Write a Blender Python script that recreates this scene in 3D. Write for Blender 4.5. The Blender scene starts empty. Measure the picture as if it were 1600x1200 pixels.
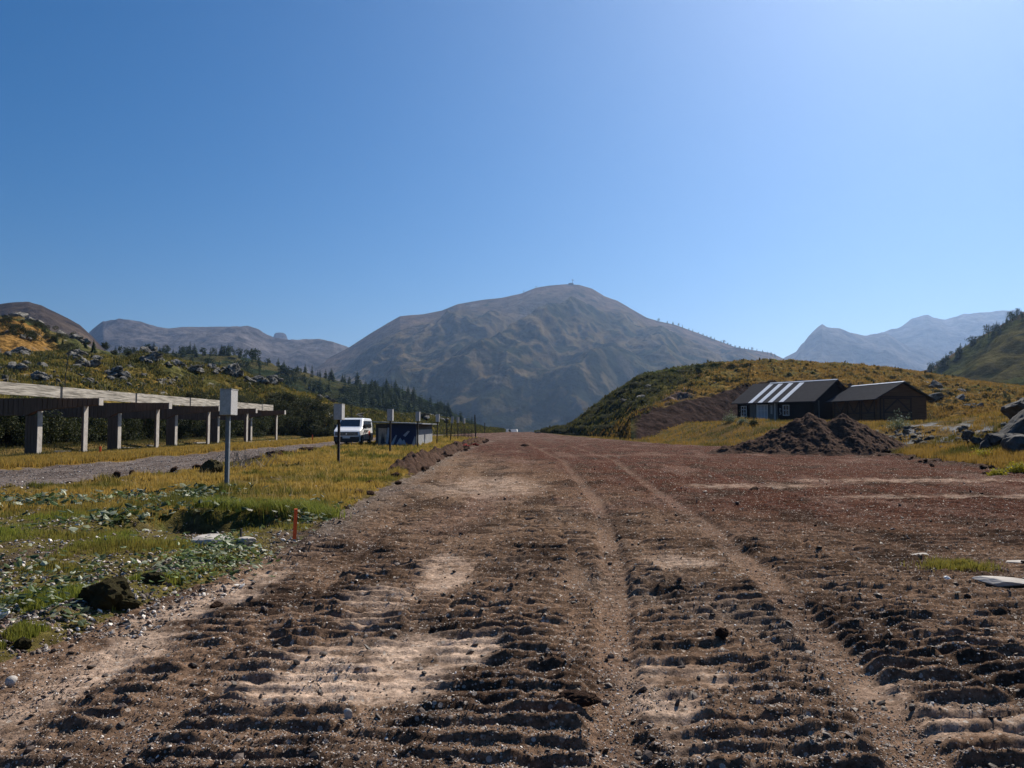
import bpy, bmesh, math, random
import numpy as np
from mathutils import Vector, Matrix
random.seed(7)
RNG = np.random.default_rng(11)
R = math.radians
S = bpy.context.scene
COL = S.collection

# ------------------------------------------------------------------ camera, sky, sun, exposure
CAMH = 1.6
PITCH = math.atan(65 / 1200.0)
cam = bpy.data.cameras.new("camera"); camo = bpy.data.objects.new("camera", cam); COL.objects.link(camo)
cam.sensor_width = 36; cam.lens = 27.0; cam.clip_start = 0.1; cam.clip_end = 60000
camo.location = (0, 0, CAMH); camo.rotation_euler = (math.pi / 2 + PITCH, 0, 0)
S.camera = camo
SUN_AZ, SUN_EL = R(33), R(42)          # azimuth to the right of straight ahead (+Y)
w = bpy.data.worlds.new("World"); S.world = w; w.use_nodes = True
nt = w.node_tree; bg = nt.nodes["Background"]
sky = nt.nodes.new("ShaderNodeTexSky"); sky.sky_type = 'NISHITA'; sky.sun_disc = False
sky.sun_elevation = SUN_EL; sky.sun_rotation = SUN_AZ
sky.altitude = 0; sky.air_density = 1.0; sky.dust_density = 0.6; sky.ozone_density = 6
hs = nt.nodes.new("ShaderNodeHueSaturation"); hs.inputs["Saturation"].default_value = 1.36
nt.links.new(sky.outputs[0], hs.inputs["Color"]); nt.links.new(hs.outputs[0], bg.inputs[0]); bg.inputs[1].default_value = 0.054
sun = bpy.data.lights.new("sun", 'SUN'); suno = bpy.data.objects.new("sun", sun); COL.objects.link(suno)
sun.energy = 5.0; sun.angle = R(0.5); sun.color = (1, 0.915, 0.79)
sdir = Vector((math.sin(SUN_AZ) * math.cos(SUN_EL), math.cos(SUN_AZ) * math.cos(SUN_EL), math.sin(SUN_EL)))
suno.rotation_euler = sdir.to_track_quat('Z', 'Y').to_euler()
S.view_settings.view_transform = 'Standard'; S.view_settings.look = 'None'
S.view_settings.exposure = 0.52; S.view_settings.gamma = 1; S.view_settings.use_curve_mapping = False
S.cycles.use_denoising = True
S.cycles.max_bounces = 6; S.cycles.diffuse_bounces = 3; S.cycles.volume_bounces = 1; S.cycles.transparent_max_bounces = 8
S.cycles.sample_clamp_indirect = 6

# ------------------------------------------------------------------ helpers
def P(px, py, Y):
    """photo pixel (1600x1200) at distance Y -> world"""
    u = (px - 800) / 1200; v = (600 - py) / 1200; c, s = math.cos(PITCH), math.sin(PITCH)
    k = Y / (c - v * s)
    return (u * k, Y, CAMH + (s + v * c) * k)
def proj(p):
    p = np.asarray(p, float); c, s = math.cos(PITCH), math.sin(PITCH)
    d = p[..., 1] * c + (p[..., 2] - CAMH) * s
    v = (-p[..., 1] * s + (p[..., 2] - CAMH) * c) / d
    return 800 + 1200 * p[..., 0] / d, 600 - 1200 * v
def _h(ix, iy, seed):
    n = (ix.astype(np.int64) * 374761393 + iy.astype(np.int64) * 668265263 + seed * 974634777) & 0xffffffff
    n = ((n ^ (n >> 13)) * 1274126177) & 0xffffffff
    return ((n ^ (n >> 16)) & 0xffff).astype(np.float32) / 65535.0
def pn(x, y, seed=0):
    x0 = np.floor(x); y0 = np.floor(y); fx = x - x0; fy = y - y0
    u = fx * fx * fx * (fx * (fx * 6 - 15) + 10); v = fy * fy * fy * (fy * (fy * 6 - 15) + 10)
    def g(dx, dy):
        a = _h(x0 + dx, y0 + dy, seed) * 6.2831853
        return np.cos(a) * (fx - dx) + np.sin(a) * (fy - dy)
    return ((g(0, 0) * (1 - u) + g(1, 0) * u) * (1 - v) + (g(0, 1) * (1 - u) + g(1, 1) * u) * v) * 1.4
def fbm(x, y, o=4, seed=0, gain=.5):
    r = 0; a = 1; t = 0
    for i in range(o):
        r = r + a * pn(x, y, seed + i * 17); t += a; a *= gain; x = x * 2.03 + 3.1; y = y * 2.03 - 1.7
    return r / t
def ridged(x, y, o=4, seed=0, gain=.5):
    r = 0; a = 1; t = 0
    for i in range(o):
        r = r + a * (1 - np.abs(pn(x, y, seed + i * 13)) * 2); t += a; a *= gain; x = x * 2.03 + 5.1; y = y * 2.03 - 2.7
    return r / t
def ss(a, b, x):
    t = np.clip((x - a) / (b - a), 0, 1); return t * t * (3 - 2 * t)

def tag(o, label=None, cat=None, group=None, kind=None):
    if label: o["label"] = label
    if cat: o["category"] = cat
    if group: o["group"] = group
    if kind: o["kind"] = kind
    return o
def mesh_np(name, V, F, mat=None, parent=None, cols=None, smooth=True, mats=None, mi=None):
    """V (n,3); F (m,k) or list of arrays with different k"""
    me = bpy.data.meshes.new(name)
    Fs = F if isinstance(F, list) else [F]
    me.vertices.add(len(V)); me.vertices.foreach_set("co", np.asarray(V, np.float32).ravel())
    nl = sum(f.size for f in Fs); nf = sum(len(f) for f in Fs)
    me.loops.add(nl); me.loops.foreach_set("vertex_index", np.concatenate([f.ravel() for f in Fs]).astype(np.int32))
    me.polygons.add(nf)
    tot = np.concatenate([np.full(len(f), f.shape[1]) for f in Fs])
    st = np.concatenate([[0], np.cumsum(tot)[:-1]])
    me.polygons.foreach_set("loop_start", st.astype(np.int32))
    me.polygons.foreach_set("use_smooth", np.full(nf, smooth))
    if mi is not None: me.polygons.foreach_set("material_index", mi.astype(np.int32))
    me.update(calc_edges=True)
    if cols is not None:
        a = me.color_attributes.new("Col", 'FLOAT_COLOR', 'POINT')
        c4 = np.ones((len(V), 4), np.float32); c4[:, :3] = cols; a.data.foreach_set("color", c4.ravel())
    for m in (mats or ([mat] if mat else [])): me.materials.append(m)
    o = bpy.data.objects.new(name, me); COL.objects.link(o)
    if parent: o.parent = parent
    return o
def gridfaces(nr, nc):
    i = np.arange(nr - 1)[:, None] * nc + np.arange(nc - 1)[None]
    return np.stack([i, i + 1, i + nc + 1, i + nc], -1).reshape(-1, 4)
def empty(name, loc, rz=0):
    o = bpy.data.objects.new(name, None); COL.objects.link(o); o.location = loc; o.rotation_euler = (0, 0, rz)
    o.empty_display_size = .3; return o
class MB:
    def __init__(s): s.v = []; s.f = []
    def add(s, vs, fs):
        b = len(s.v); s.v += [tuple(v) for v in vs]; s.f += [tuple(i + b for i in f) for f in fs]; return s
    def box(s, x0, x1, y0, y1, z0, z1, M=None):
        vs = [Vector((x, y, z)) for z in (z0, z1) for y in (y0, y1) for x in (x0, x1)]
        if M: vs = [M @ v for v in vs]
        return s.add(vs, [(0, 2, 3, 1), (4, 5, 7, 6), (0, 1, 5, 4), (2, 6, 7, 3), (0, 4, 6, 2), (1, 3, 7, 5)])
    def bar(s, a, b, wd, th, up=(0, 0, 1)):
        a = Vector(a); b = Vector(b); d = (b - a).normalized(); u = Vector(up)
        if abs(d.dot(u)) > .98: u = Vector((1, 0, 0))
        r = d.cross(u).normalized(); u2 = r.cross(d)
        vs = [p + r * (sx * wd / 2) + u2 * (sy * th / 2) for p in (a, b) for sx, sy in ((-1, -1), (1, -1), (1, 1), (-1, 1))]
        return s.add(vs, [(0, 1, 2, 3), (7, 6, 5, 4), (0, 4, 5, 1), (1, 5, 6, 2), (2, 6, 7, 3), (3, 7, 4, 0)])
    def tube(s, pts, rad, n=8, cap=True):
        pts = [Vector(p) for p in pts]; rs = rad if isinstance(rad, (list, tuple)) else [rad] * len(pts)
        vs = []; fs = []
        for i, p in enumerate(pts):
            d = (pts[min(i + 1, len(pts) - 1)] - pts[max(i - 1, 0)]).normalized()
            u = Vector((0, 0, 1)) if abs(d.z) < .95 else Vector((1, 0, 0))
            a = d.cross(u).normalized(); b = d.cross(a)
            for k in range(n):
                t = 2 * math.pi * k / n; vs.append(p + (a * math.cos(t) + b * math.sin(t)) * rs[i])
        for i in range(len(pts) - 1):
            for k in range(n):
                k2 = (k + 1) % n; fs.append((i * n + k, i * n + k2, (i + 1) * n + k2, (i + 1) * n + k))
        if cap: fs.append(tuple(range(n))[::-1]); fs.append(tuple((len(pts) - 1) * n + k for k in range(n)))
        return s.add(vs, fs)
    def prism(s, poly, ax, a0, a1):
        """poly of 2D points extruded along axis ax ('x','y','z') from a0 to a1"""
        n = len(poly)
        def mk(p, a):
            return {'x': (a, p[0], p[1]), 'y': (p[0], a, p[1]), 'z': (p[0], p[1], a)}[ax]
        vs = [mk(p, a0) for p in poly] + [mk(p, a1) for p in poly]
        fs = [tuple(range(n))[::-1], tuple(range(n, 2 * n))] + [(i, (i + 1) % n, (i + 1) % n + n, i + n) for i in range(n)]
        return s.add(vs, fs)
    def build(s, name, mat, parent=None, bevel=0, smooth=False, loc=None):
        bm = bmesh.new(); vs = [bm.verts.new(v) for v in s.v]
        for f in s.f:
            try: bm.faces.new([vs[i] for i in f])
            except ValueError: pass
        bmesh.ops.recalc_face_normals(bm, faces=bm.faces)
        if bevel: bmesh.ops.bevel(bm, geom=list(bm.edges), offset=bevel, segments=2, affect='EDGES', profile=.5)
        me = bpy.data.meshes.new(name); bm.to_mesh(me); bm.free()
        if smooth:
            for p in me.polygons: p.use_smooth = True
        me.materials.append(mat)
        o = bpy.data.objects.new(name, me); COL.objects.link(o)
        if parent: o.parent = parent
        if loc: o.location = loc
        return o
def copy_tree(o, parent=None):
    c = o.copy(); COL.objects.link(c)
    if parent: c.parent = parent
    for ch in list(o.children): copy_tree(ch, c)
    return c

# ------------------------------------------------------------------ materials
def mat(name, base=(.5, .5, .5), rough=.8, spec=.3, metal=0, noise=0, nscale=5, c2=None, bump=0, bscale=30, stretch=None, attr=False, detail=6, contrast=(.35, .65), transl=0, bdist=.02):
    m = bpy.data.materials.new(name); m.use_nodes = True; n = m.node_tree.nodes; L = m.node_tree.links
    b = n["Principled BSDF"]; b.inputs["Roughness"].default_value = rough; b.inputs["Specular IOR Level"].default_value = spec
    b.inputs["Metallic"].default_value = metal; b.inputs["Base Color"].default_value = (*base, 1)
    tc = n.new("ShaderNodeTexCoord"); mp = n.new("ShaderNodeMapping"); L.new(tc.outputs["Object"], mp.inputs[0])
    if stretch: mp.inputs["Scale"].default_value = stretch
    src = None
    if attr:
        at = n.new("ShaderNodeAttribute"); at.attribute_name = "Col"; src = at.outputs["Color"]
    if c2 is not None or noise:
        nz = n.new("ShaderNodeTexNoise"); nz.inputs["Scale"].default_value = nscale; nz.inputs["Detail"].default_value = detail
        nz.inputs["Roughness"].default_value = .65
        L.new(mp.outputs[0], nz.inputs["Vector"])
        rp = n.new("ShaderNodeMapRange"); rp.inputs[1].default_value = contrast[0]; rp.inputs[2].default_value = contrast[1]
        L.new(nz.outputs["Fac"], rp.inputs[0])
        mx = n.new("ShaderNodeMix"); mx.data_type = 'RGBA'; L.new(rp.outputs[0], mx.inputs[0])
        if attr:
            mx.blend_type = 'MULTIPLY'; mx.inputs[0].default_value = 1
            for l in list(mx.inputs[0].links): L.remove(l)
            r2 = n.new("ShaderNodeMapRange"); L.new(rp.outputs[0], r2.inputs[0]); r2.inputs[3].default_value = 1 - noise; r2.inputs[4].default_value = 1 + noise
            L.new(src, mx.inputs[6]); cc = n.new("ShaderNodeCombineColor")
            for i in range(3): L.new(r2.outputs[0], cc.inputs[i])
            L.new(cc.outputs[0], mx.inputs[7]); mx.inputs[0].default_value = 1; mx.clamp_result = False
        else:
            mx.inputs[6].default_value = (*base, 1); mx.inputs[7].default_value = (*(c2 or [k * .6 for k in base]), 1)
        src = mx.outputs[2]
    if src is not None: L.new(src, b.inputs["Base Color"])
    if bump:
        nb = n.new("ShaderNodeTexNoise"); nb.inputs["Scale"].default_value = bscale; nb.inputs["Detail"].default_value = 8; nb.inputs["Roughness"].default_value = .7
        L.new(mp.outputs[0], nb.inputs["Vector"])
        bp = n.new("ShaderNodeBump"); bp.inputs["Strength"].default_value = bump; bp.inputs["Distance"].default_value = bdist
        L.new(nb.outputs["Fac"], bp.inputs["Height"]); L.new(bp.outputs[0], b.inputs["Normal"])
    if transl:
        tr = n.new("ShaderNodeBsdfTranslucent"); ms = n.new("ShaderNodeMixShader"); ms.inputs[0].default_value = transl
        if src is not None: L.new(src, tr.inputs[0])
        else: tr.inputs[0].default_value = (*base, 1)
        L.new(b.outputs[0], ms.inputs[1]); L.new(tr.outputs[0], ms.inputs[2]); L.new(ms.outputs[0], n["Material Output"].inputs[0])
    return m
M = dict(
    dirt=mat("dirt", attr=True, noise=.5, nscale=22, rough=1, spec=.02, bump=1, bscale=60, bdist=.014),
    gravel=mat("gravel", attr=True, noise=.5, nscale=9, rough=1, spec=.02, bump=1, bscale=14, bdist=.05),
    turf=mat("turf", attr=True, noise=.45, nscale=6, rough=1, spec=.02, bump=1, bscale=12, bdist=.06),
    hillgrass=mat("hill_grass", attr=True, noise=.5, nscale=1.2, rough=1, spec=.02, bump=1, bscale=1.6, bdist=.35),
    midhill=mat("mid_hill", attr=True, noise=.4, nscale=.12, rough=1, spec=0, bump=1, bscale=.25, bdist=3),
    mountain=mat("mountain", attr=True, noise=.6, nscale=.014, rough=1, spec=0, bump=1, bscale=.028, bdist=14, detail=12),
    rock=mat("rock", (.10, .095, .088), c2=(.045, .043, .04), nscale=1.6, rough=.9, bump=1, bscale=4, bdist=.1),
    boulder=mat("boulder_rock", (.27, .255, .23), c2=(.055, .055, .045), nscale=2.2, rough=.95, spec=.1, bump=1, bscale=3.5, bdist=.25, contrast=(.4, .6)),
    soil=mat("dark_soil", (.115, .068, .048), c2=(.055, .034, .025), nscale=3, rough=1, spec=.05, bump=1, bscale=7, bdist=.12),
    redsoil=mat("cut_soil", (.10, .060, .048), c2=(.055, .036, .03), nscale=1.2, rough=1, spec=.05, bump=1, bscale=3, bdist=.25),
    blade=mat("grass_blade", attr=True, rough=.6, spec=.25, transl=.45),
    leaf=mat("leaf", attr=True, rough=.5, spec=.35, transl=.3),
    needle=mat("conifer_needles", (.030, .048, .022), c2=(.05, .07, .028), nscale=.6, rough=.9, spec=.1, transl=.15),
    bush=mat("bush_leaf", attr=True, rough=.7, spec=.2, transl=.3),
    bark=mat("bark", (.10, .075, .055), c2=(.05, .04, .03), nscale=8, rough=.95),
    stone=mat("pebble", attr=True, rough=.6, spec=.25),
    grayw=mat("weathered_beam", (.62, .57, .49), c2=(.17, .155, .13), nscale=1.6, rough=.9, spec=.05, stretch=(6, .45, 9), bump=.7, bscale=6, contrast=(.36, .62)),
    board=mat("dark_board", (.20, .13, .095), c2=(.11, .075, .055), nscale=2, spec=.05, rough=1, stretch=(9, 9, .35), bump=.6, bscale=4),
    conc=mat("pale_concrete_and_sunlit_side", (.50, .46, .41), c2=(.33, .30, .27), nscale=3, rough=.85),  # also the pale tone that paints sunlight on the range's sides
    galv=mat("galvanised_metal", (.26, .28, .29), c2=(.17, .185, .20), nscale=12, rough=.55, metal=.35),
    boxw=mat("painted_box", (.48, .47, .46), c2=(.35, .35, .34), nscale=22, rough=.6, contrast=(.42, .62)),
    orange=mat("orange_paint", (.85, .13, .03), c2=(.70, .10, .025), nscale=20, rough=.6),
    white=mat("van_white", (.80, .81, .82), rough=.28, spec=.6),
    black=mat("black_plastic", (.022, .023, .025), rough=.5, spec=.4),
    glass=mat("dark_glass", (.015, .02, .028), rough=.08, spec=.8),
    chrome=mat("chrome", (.6, .6, .62), rough=.2, metal=1),
    lamp=mat("lamp_glass", (.35, .38, .42), rough=.12, spec=.8),
    tyre=mat("tyre_rubber", (.02, .02, .02), rough=.85),
    rim=mat("wheel_rim", (.45, .46, .47), rough=.35, metal=.7),
    hutgray=mat("hut_panel", (.30, .31, .32), c2=(.20, .21, .22), nscale=3, rough=.8, stretch=(1, 1, .4)),
    hutdark=mat("hut_dark", (.075, .075, .08), c2=(.04, .04, .045), nscale=3, rough=.85),
    navy=mat("navy_paint", (.010, .024, .090), c2=(.009, .02, .06), nscale=4, rough=.6),
    greyp=mat("grey_paint", (.38, .42, .48), c2=(.26, .29, .34), nscale=5, rough=.7),
    beige=mat("beige_paint", (.48, .39, .30), c2=(.34, .27, .21), nscale=5, rough=.7),
    roofg=mat("metal_roof", (.28, .29, .31), c2=(.18, .19, .2), nscale=4, rough=.5),
    slate=mat("dark_roof", (.040, .041, .050), c2=(.028, .029, .036), nscale=3, rough=.9, spec=.05, bump=.3, bscale=8),
    slate2=mat("shed_roof_sheet", (.055, .057, .066), c2=(.038, .038, .046), nscale=3, spec=.08, rough=.8, bump=.3, bscale=8),
    cabin=mat("tarred_wood", (.020, .017, .017), c2=(.012, .011, .011), nscale=2, spec=.05, rough=1, stretch=(5, 5, .5)),
    shed=mat("brown_wood", (.16, .088, .050), c2=(.10, .055, .033), nscale=2, spec=.05, rough=1, stretch=(.4, .4, 5)),
    shedtrim=mat("brown_brace", (.07, .035, .022), c2=(.045, .024, .016), nscale=3, rough=.85),
    wtrim=mat("white_trim", (.72, .72, .70), c2=(.6, .6, .58), nscale=6, rough=.6),
    greyboard=mat("grey_board", (.16, .155, .14), c2=(.08, .08, .07), nscale=4, rough=.9, stretch=(6, 6, .4)),
    strip=mat("skylight_sheet", (.85, .86, .86), rough=.35, spec=.5),
    paintg=mat("cabin_sign_paint", (.45, .45, .43), c2=(.2, .2, .2), nscale=9, rough=.7),
    redcloth=mat("red_cloth", (.45, .03, .025), c2=(.25, .02, .02), nscale=14, rough=.9),
    wood=mat("post_wood", (.07, .06, .055), c2=(.035, .03, .028), nscale=8, rough=.95, stretch=(4, 4, .5)),
    carw=mat("car_paint", (.30, .31, .33), rough=.3, spec=.6),
    turfclod=mat("turf_clod", (.055, .043, .028), c2=(.075, .07, .03), nscale=18, rough=1, spec=.03, bump=1, bscale=30, bdist=.04),
    dgreen=mat("green_leaf", (.07, .12, .03), rough=.6, transl=.3),
)

def speckle(m, scales=((60, .80, (.46, .39, .33)), (28, .90, (.48, .42, .36)), (100, .70, (.045, .030, .022)))):  # near-white dirt cells are stones brightened to paint in glints
    """small stones and crumbs lying in the soil: cells of a fine Voronoi pattern, the palest with glints painted into their colour"""
    n = m.node_tree.nodes; L = m.node_tree.links; b = n["Principled BSDF"]; src = b.inputs["Base Color"].links[0].from_socket
    tc = n.new("ShaderNodeTexCoord"); hsum = None
    for sc, th, c in scales:
        v = n.new("ShaderNodeTexVoronoi"); v.inputs["Scale"].default_value = sc; L.new(tc.outputs["Object"], v.inputs["Vector"])
        sp = n.new("ShaderNodeSeparateColor"); L.new(v.outputs["Color"], sp.inputs[0])
        g = n.new("ShaderNodeMath"); g.operation = 'GREATER_THAN'; L.new(sp.outputs[0], g.inputs[0]); g.inputs[1].default_value = th
        d = n.new("ShaderNodeMath"); d.operation = 'LESS_THAN'; L.new(v.outputs["Distance"], d.inputs[0]); d.inputs[1].default_value = .42
        k = n.new("ShaderNodeMath"); k.operation = 'MULTIPLY'; L.new(g.outputs[0], k.inputs[0]); L.new(d.outputs[0], k.inputs[1])
        k2 = n.new("ShaderNodeMath"); k2.operation = 'MULTIPLY'; L.new(k.outputs[0], k2.inputs[0]); L.new(sp.outputs[1], k2.inputs[1])
        mx = n.new("ShaderNodeMix"); mx.data_type = 'RGBA'; L.new(k2.outputs[0], mx.inputs[0]); L.new(src, mx.inputs[6]); mx.inputs[7].default_value = (*c, 1); src = mx.outputs[2]
        if c[0] > .1: hsum = k2.outputs[0] if hsum is None else hsum
    L.new(src, b.inputs["Base Color"])
    bp = n.new("ShaderNodeBump"); bp.inputs["Distance"].default_value = .008; L.new(hsum, bp.inputs["Height"])
    L.new(b.inputs["Normal"].links[0].from_socket, bp.inputs["Normal"]); L.new(bp.outputs[0], b.inputs["Normal"])
speckle(M["dirt"]); speckle(M["gravel"], ((30, .6, (.24, .21, .19)), (14, .8, (.28, .25, .23)), (50, .7, (.05, .04, .035))))

# ------------------------------------------------------------------ near ground: one height function of world x, y
def interp(xs, ys, v): return np.interp(v, xs, ys)
def piste_right(y):      # right edge of the scraped dirt
    return interp([0, 15, 24, 41, 55, 64, 77, 128, 190], [19, 17.5, 16, 19.5, 17, 12.8, 11.8, 7.5, 6], y)
def piste_left(y):
    return interp([0, 5, 7, 10, 14, 24, 38, 60, 77, 90, 110, 190], [-3.6, -3.35, -3.05, -2.85, -3.1, -3.2, -3.5, -3.1, -2.4, -4, -9, -12], y)
def road_r(y): return interp([0, 17, 20, 25, 38, 55, 90, 130, 200], [-12.6, -11.8, -11.1, -10.8, -11.9, -13, -12.5, -11, -12], y)
def road_l(y): return interp([0, 27, 50, 90, 130, 200], [-18.6, -17.9, -17.7, -17.6, -17, -18], y)
TR1 = ([0, 3.9, 4.4, 5.5, 8.2, 12, 16.7, 24, 35, 60, 110], [.40, .52, .56, .72, 1.09, 1.45, 1.81, 2.0, 2.33, 1.6, 1.0])
TR2 = ([0, 3.96, 6.3, 8.2, 12.4, 20, 35, 60, 110], [1.4, 1.98, 2.36, 2.66, 3.1, 3.6, 4.66, 4.6, 3.0])
BANDS = [(-2.55, 1.15, .3), (-1.32, .95, .9), (.02, 1.05, 0), (1.22, .9, .5), (2.25, .95, .2), (3.35, 1.1, .7), (4.5, 1.1, .4), (5.7, 1.1, .1), (6.9, 1.2, .8), (8.3, 1.3, .35), (9.8, 1.4, .6), (11.4, 1.5, .2), (13.2, 1.6, .8), (15.2, 1.7, .1), (17.2, 1.7, .5)]
def tread(x, y):
    h = np.zeros_like(x); mk = np.zeros_like(x)
    for i, (xc, wd, ph) in enumerate(BANDS):
        c = xc + .25 * pn(y * .13, y * 0 + i * 3.3, 60 + i) + (y - 4) * (.010 + .004 * ((i * 7) % 3 - 1)) * min(1.5, .3 + xc * .25 if xc > 0 else .3)
        d = np.abs(x - c); m = 1 - ss(wd * .42, wd * .56, d + .07 * pn(x * 4, y * 4, 70 + i) + .10 * pn(x * .7, y * .7, 170 + i))
        s = y + .045 * (x - c) * ((i % 3) - 1) + .055 * pn(x * .9, y * 1.1, 80 + i) + .009 * pn(x * 4, y * 4, 90 + i) + ph * .19
        f_ = np.mod(s / .195, 1); w = ss(0, .15, f_) * (1 - ss(.2, 1.0, f_))
        brk = ss(-.75, -.3, fbm(x * .6, y * .9, 3, 100 + i)) * (.55 + .45 * ss(-.5, .25, pn(x * 1.3, y * 6, 120 + i)))
        m = m * brk
        h = np.where(m > mk, (w - .4) * m, h); mk = np.maximum(mk, m)
    s = y + .05 * pn(x * .8, y * .6, 130) + .012 * pn(x * 3, y * 3, 131); f_ = np.mod(s / .185 + .3, 1); w = ss(0, .15, f_) * (1 - ss(.2, 1.0, f_))
    m = .62 * (1 - ss(.1, .5, mk)) * ss(-.45, .1, fbm(x * .7, y * .8, 3, 133)) * (1 - ss(12, 22, y)); h = h + (w - .4) * m; mk = np.maximum(mk, m)
    return h, mk
PITC = (-4.7, 12.25)
def pit(x, y):
    dx = (x - PITC[0]) / 1.45; dy = (y - PITC[1]) / 1.55
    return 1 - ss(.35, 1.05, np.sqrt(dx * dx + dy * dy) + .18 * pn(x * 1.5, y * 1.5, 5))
def H(x, y, fine=True):
    x = np.asarray(x, float); y = np.asarray(y, float)
    e = .22 * fbm(x * 1.3, y * .8, 3, 31) * np.clip(y / 10, .5, 2.5)
    dl = piste_left(y) + e - x                       # >0 : left of dirt
    dr = x - piste_right(y) - e * 2
    z = .05 * fbm(x * .25, y * .25, 3, 1) + 0 * x
    z += .10 * ss(0, .5, dl) * (1 - ss(14, 30, x * 0 + (-x)))   # verge slightly raised
    z += .12 * np.exp(-((dl - .15) / .22) ** 2) * ss(8, 20, y) * (1 - ss(70, 100, y)) * (0.6 + .8 * fbm(x * 1.2, y * 1.2, 3, 9))   # little windrow at the edge
    z += .10 * np.exp(-((dl - .25) / .3) ** 2) * (1 - ss(7, 10, y))
    g = ss(road_l(y) - .6, road_l(y) + .4, x) * (1 - ss(road_r(y) - .3, road_r(y) + .7, x))
    z -= .12 * g
    z += .13 * np.exp(-((x - road_r(y) - .3) / .45) ** 2) * (.5 + fbm(x, y, 3, 14)) * (1 - ss(50, 80, y))
    z += .06 * fbm(x * .9, y * .9, 3, 22) * ss(.3, 1.5, dl) * (1 - g)
    z -= .85 * pit(x, y)
    # low bank below the bushes on the left
    z += .22 * ss(-26, -31, x) + .25 * fbm(x * .3, y * .3, 3, 44) * ss(-24, -28, x)
    z -= .35 * np.exp(-((x + 27.3) / 1.1) ** 2)
    # terrace the cabins stand on and the slope up to it
    y0 = interp([12, 16, 20, 26, 40], [66, 58, 43, 36, 30], x)
    t = ss(13.5, 21.5, x) * ss(0, 1, (y - y0) / interp([12, 16, 20, 40], [12, 17, 30, 42], x))
    z += 1.85 * t * (1 + .05 * fbm(x * .4, y * .4, 3, 3))
    z += .3 * np.exp(-((x - 21) / 3.5) ** 2 - ((y - 71) / 4.5) ** 2)
    z += .16 * np.clip(x - piste_right(y) - .5, 0, 16) * ss(14, 22, y) * (1 - ss(44, 62, y)) * ss(0, 1, dr)
    z += .22 * np.exp(-((dr - .4) / .6) ** 2) * (.5 + 1.2 * fbm(x * .8, y * .8, 3, 77)) * (1 - ss(52, 60, y))
    # far end: the plateau falls to the valley
    z -= .10 * np.clip(y - 185, 0, 60) + 0.35 * ss(60, 130, y) * np.exp(-((x - 2) / 20) ** 2) * 0
    z += .16 * fbm(x * .5, y * .35, 3, 8) * ss(.5, 3, np.maximum(dr, dl))
    if fine:
        d = (1 - ss(-.1, .3, dl)) * (1 - ss(-.2, .5, dr))
        th, mk = tread(x, y)
        t1 = interp(TR1[0], TR1[1], y); t2 = interp(TR2[0], TR2[1], y)
        sm = np.maximum(1 - ss(.09, .19, np.abs(x - t1) + .03 * pn(x * 6, y * 6, 3)), 1 - ss(.10, .22, np.abs(x - t2) + .03 * pn(x * 6, y * 6, 4)))
        sm = sm * (1 - ss(60, 90, y)) * (.72 + .28 * ss(-.3, .2, pn(x * 2.2, y * 1.6, 260))); pale = palemask(x, y)
        k = (1 - .85 * sm) * (1 - .5 * pale); k2 = d * k * (1 - ss(-2.25 - .08 * (y - 4), -2.85 - .0 * y, x) * (1 - ss(9, 14, y)))
        z = z + th * (.040 + .036 * ss(-.3, .4, fbm(x * .5, y * .35, 2, 240))) * k2
        st = ridged(x * .7, y * 3.2, 3, 245); z = z + d * (1 - sm) * (1 - .6 * pale) * (.042 * (st - .45) * ss(6, 13, y) + .020 * ridged(x * 1.3, y * 6.5, 2, 246) * (.3 + .7 * ss(9, 5, y))) * (1 + .55 * ss(6, 12, y)) - .022 * sm * d
        z = z + d * k * (.030 * (1 - np.abs(fbm(x * 3.2, y * 3.2, 3, 200)) * 2.6) * mk + .016 * fbm(x * 2.0, y * 2.6, 2, 205))
        z = z + (.009 * mk * ridged(x * 7, y * 9, 3, 250) * k2 + .014 * fbm(x * 9, y * 9, 3, 210) + .008 * np.abs(fbm(x * 26, y * 26, 2, 220)) * 2) * (1 - .5 * sm)
        rough = ss(.0, .4, dl) + ss(0, .4, dr)
        z = z + rough * .03 * fbm(x * 5, y * 5, 3, 230)
    return z
def palemask(x, y):
    n = fbm(x * 1.6, y * 1.6, 4, 300)
    def blob(cx, cy, rx, ry, k=.55): return ss(1.15, .55, np.sqrt(((x - cx) / rx) ** 2 + ((y - cy) / ry) ** 2) - k * n)
    m = blob(-.95, 5.1, .72, .85); m = np.maximum(m, blob(-.45, 5.5, .45, .5)); m = np.maximum(m, .7 * blob(-.72, 8.4, .35, 1.1))
    m = np.maximum(m, .65 * blob(-1.2, 6.9, .35, 1.0))
    m = np.maximum(m, .75 * blob(.85, 4.4, .22, .7)); m = np.maximum(m, .9 * blob(2.45, 4.05, .42, .35)); m = np.maximum(m, .7 * blob(1.0, 4.9, .35, .4)); m = np.maximum(m, .6 * blob(3.2, 3.9, .3, .2)); m = np.maximum(m, .6 * blob(1.9, 9.0, .5, .5)); m = np.maximum(m, .6 * blob(2.2, 4.6, .2, .4))
    m = np.maximum(m, .8 * ss(.35, .12, np.abs(x + 2.75 + .06 * (y - 5) * -1) - .28 * n) * ss(9.5, 7.5, y))
    m = np.maximum(m, .5 * blob(6.2, 20, 2.2, 1.0)); m = np.maximum(m, .5 * blob(9.5, 17, 3, .5)); m = np.maximum(m, .5 * blob(11.5, 22, 4, .8))
    m = np.maximum(m, .55 * blob(-.6, 20, 1.4, 4))
    return np.clip(m, 0, 1)
def mixc(a, b, t): t = np.asarray(t)[..., None]; return np.asarray(a) * (1 - t) + np.asarray(b) * t

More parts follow.
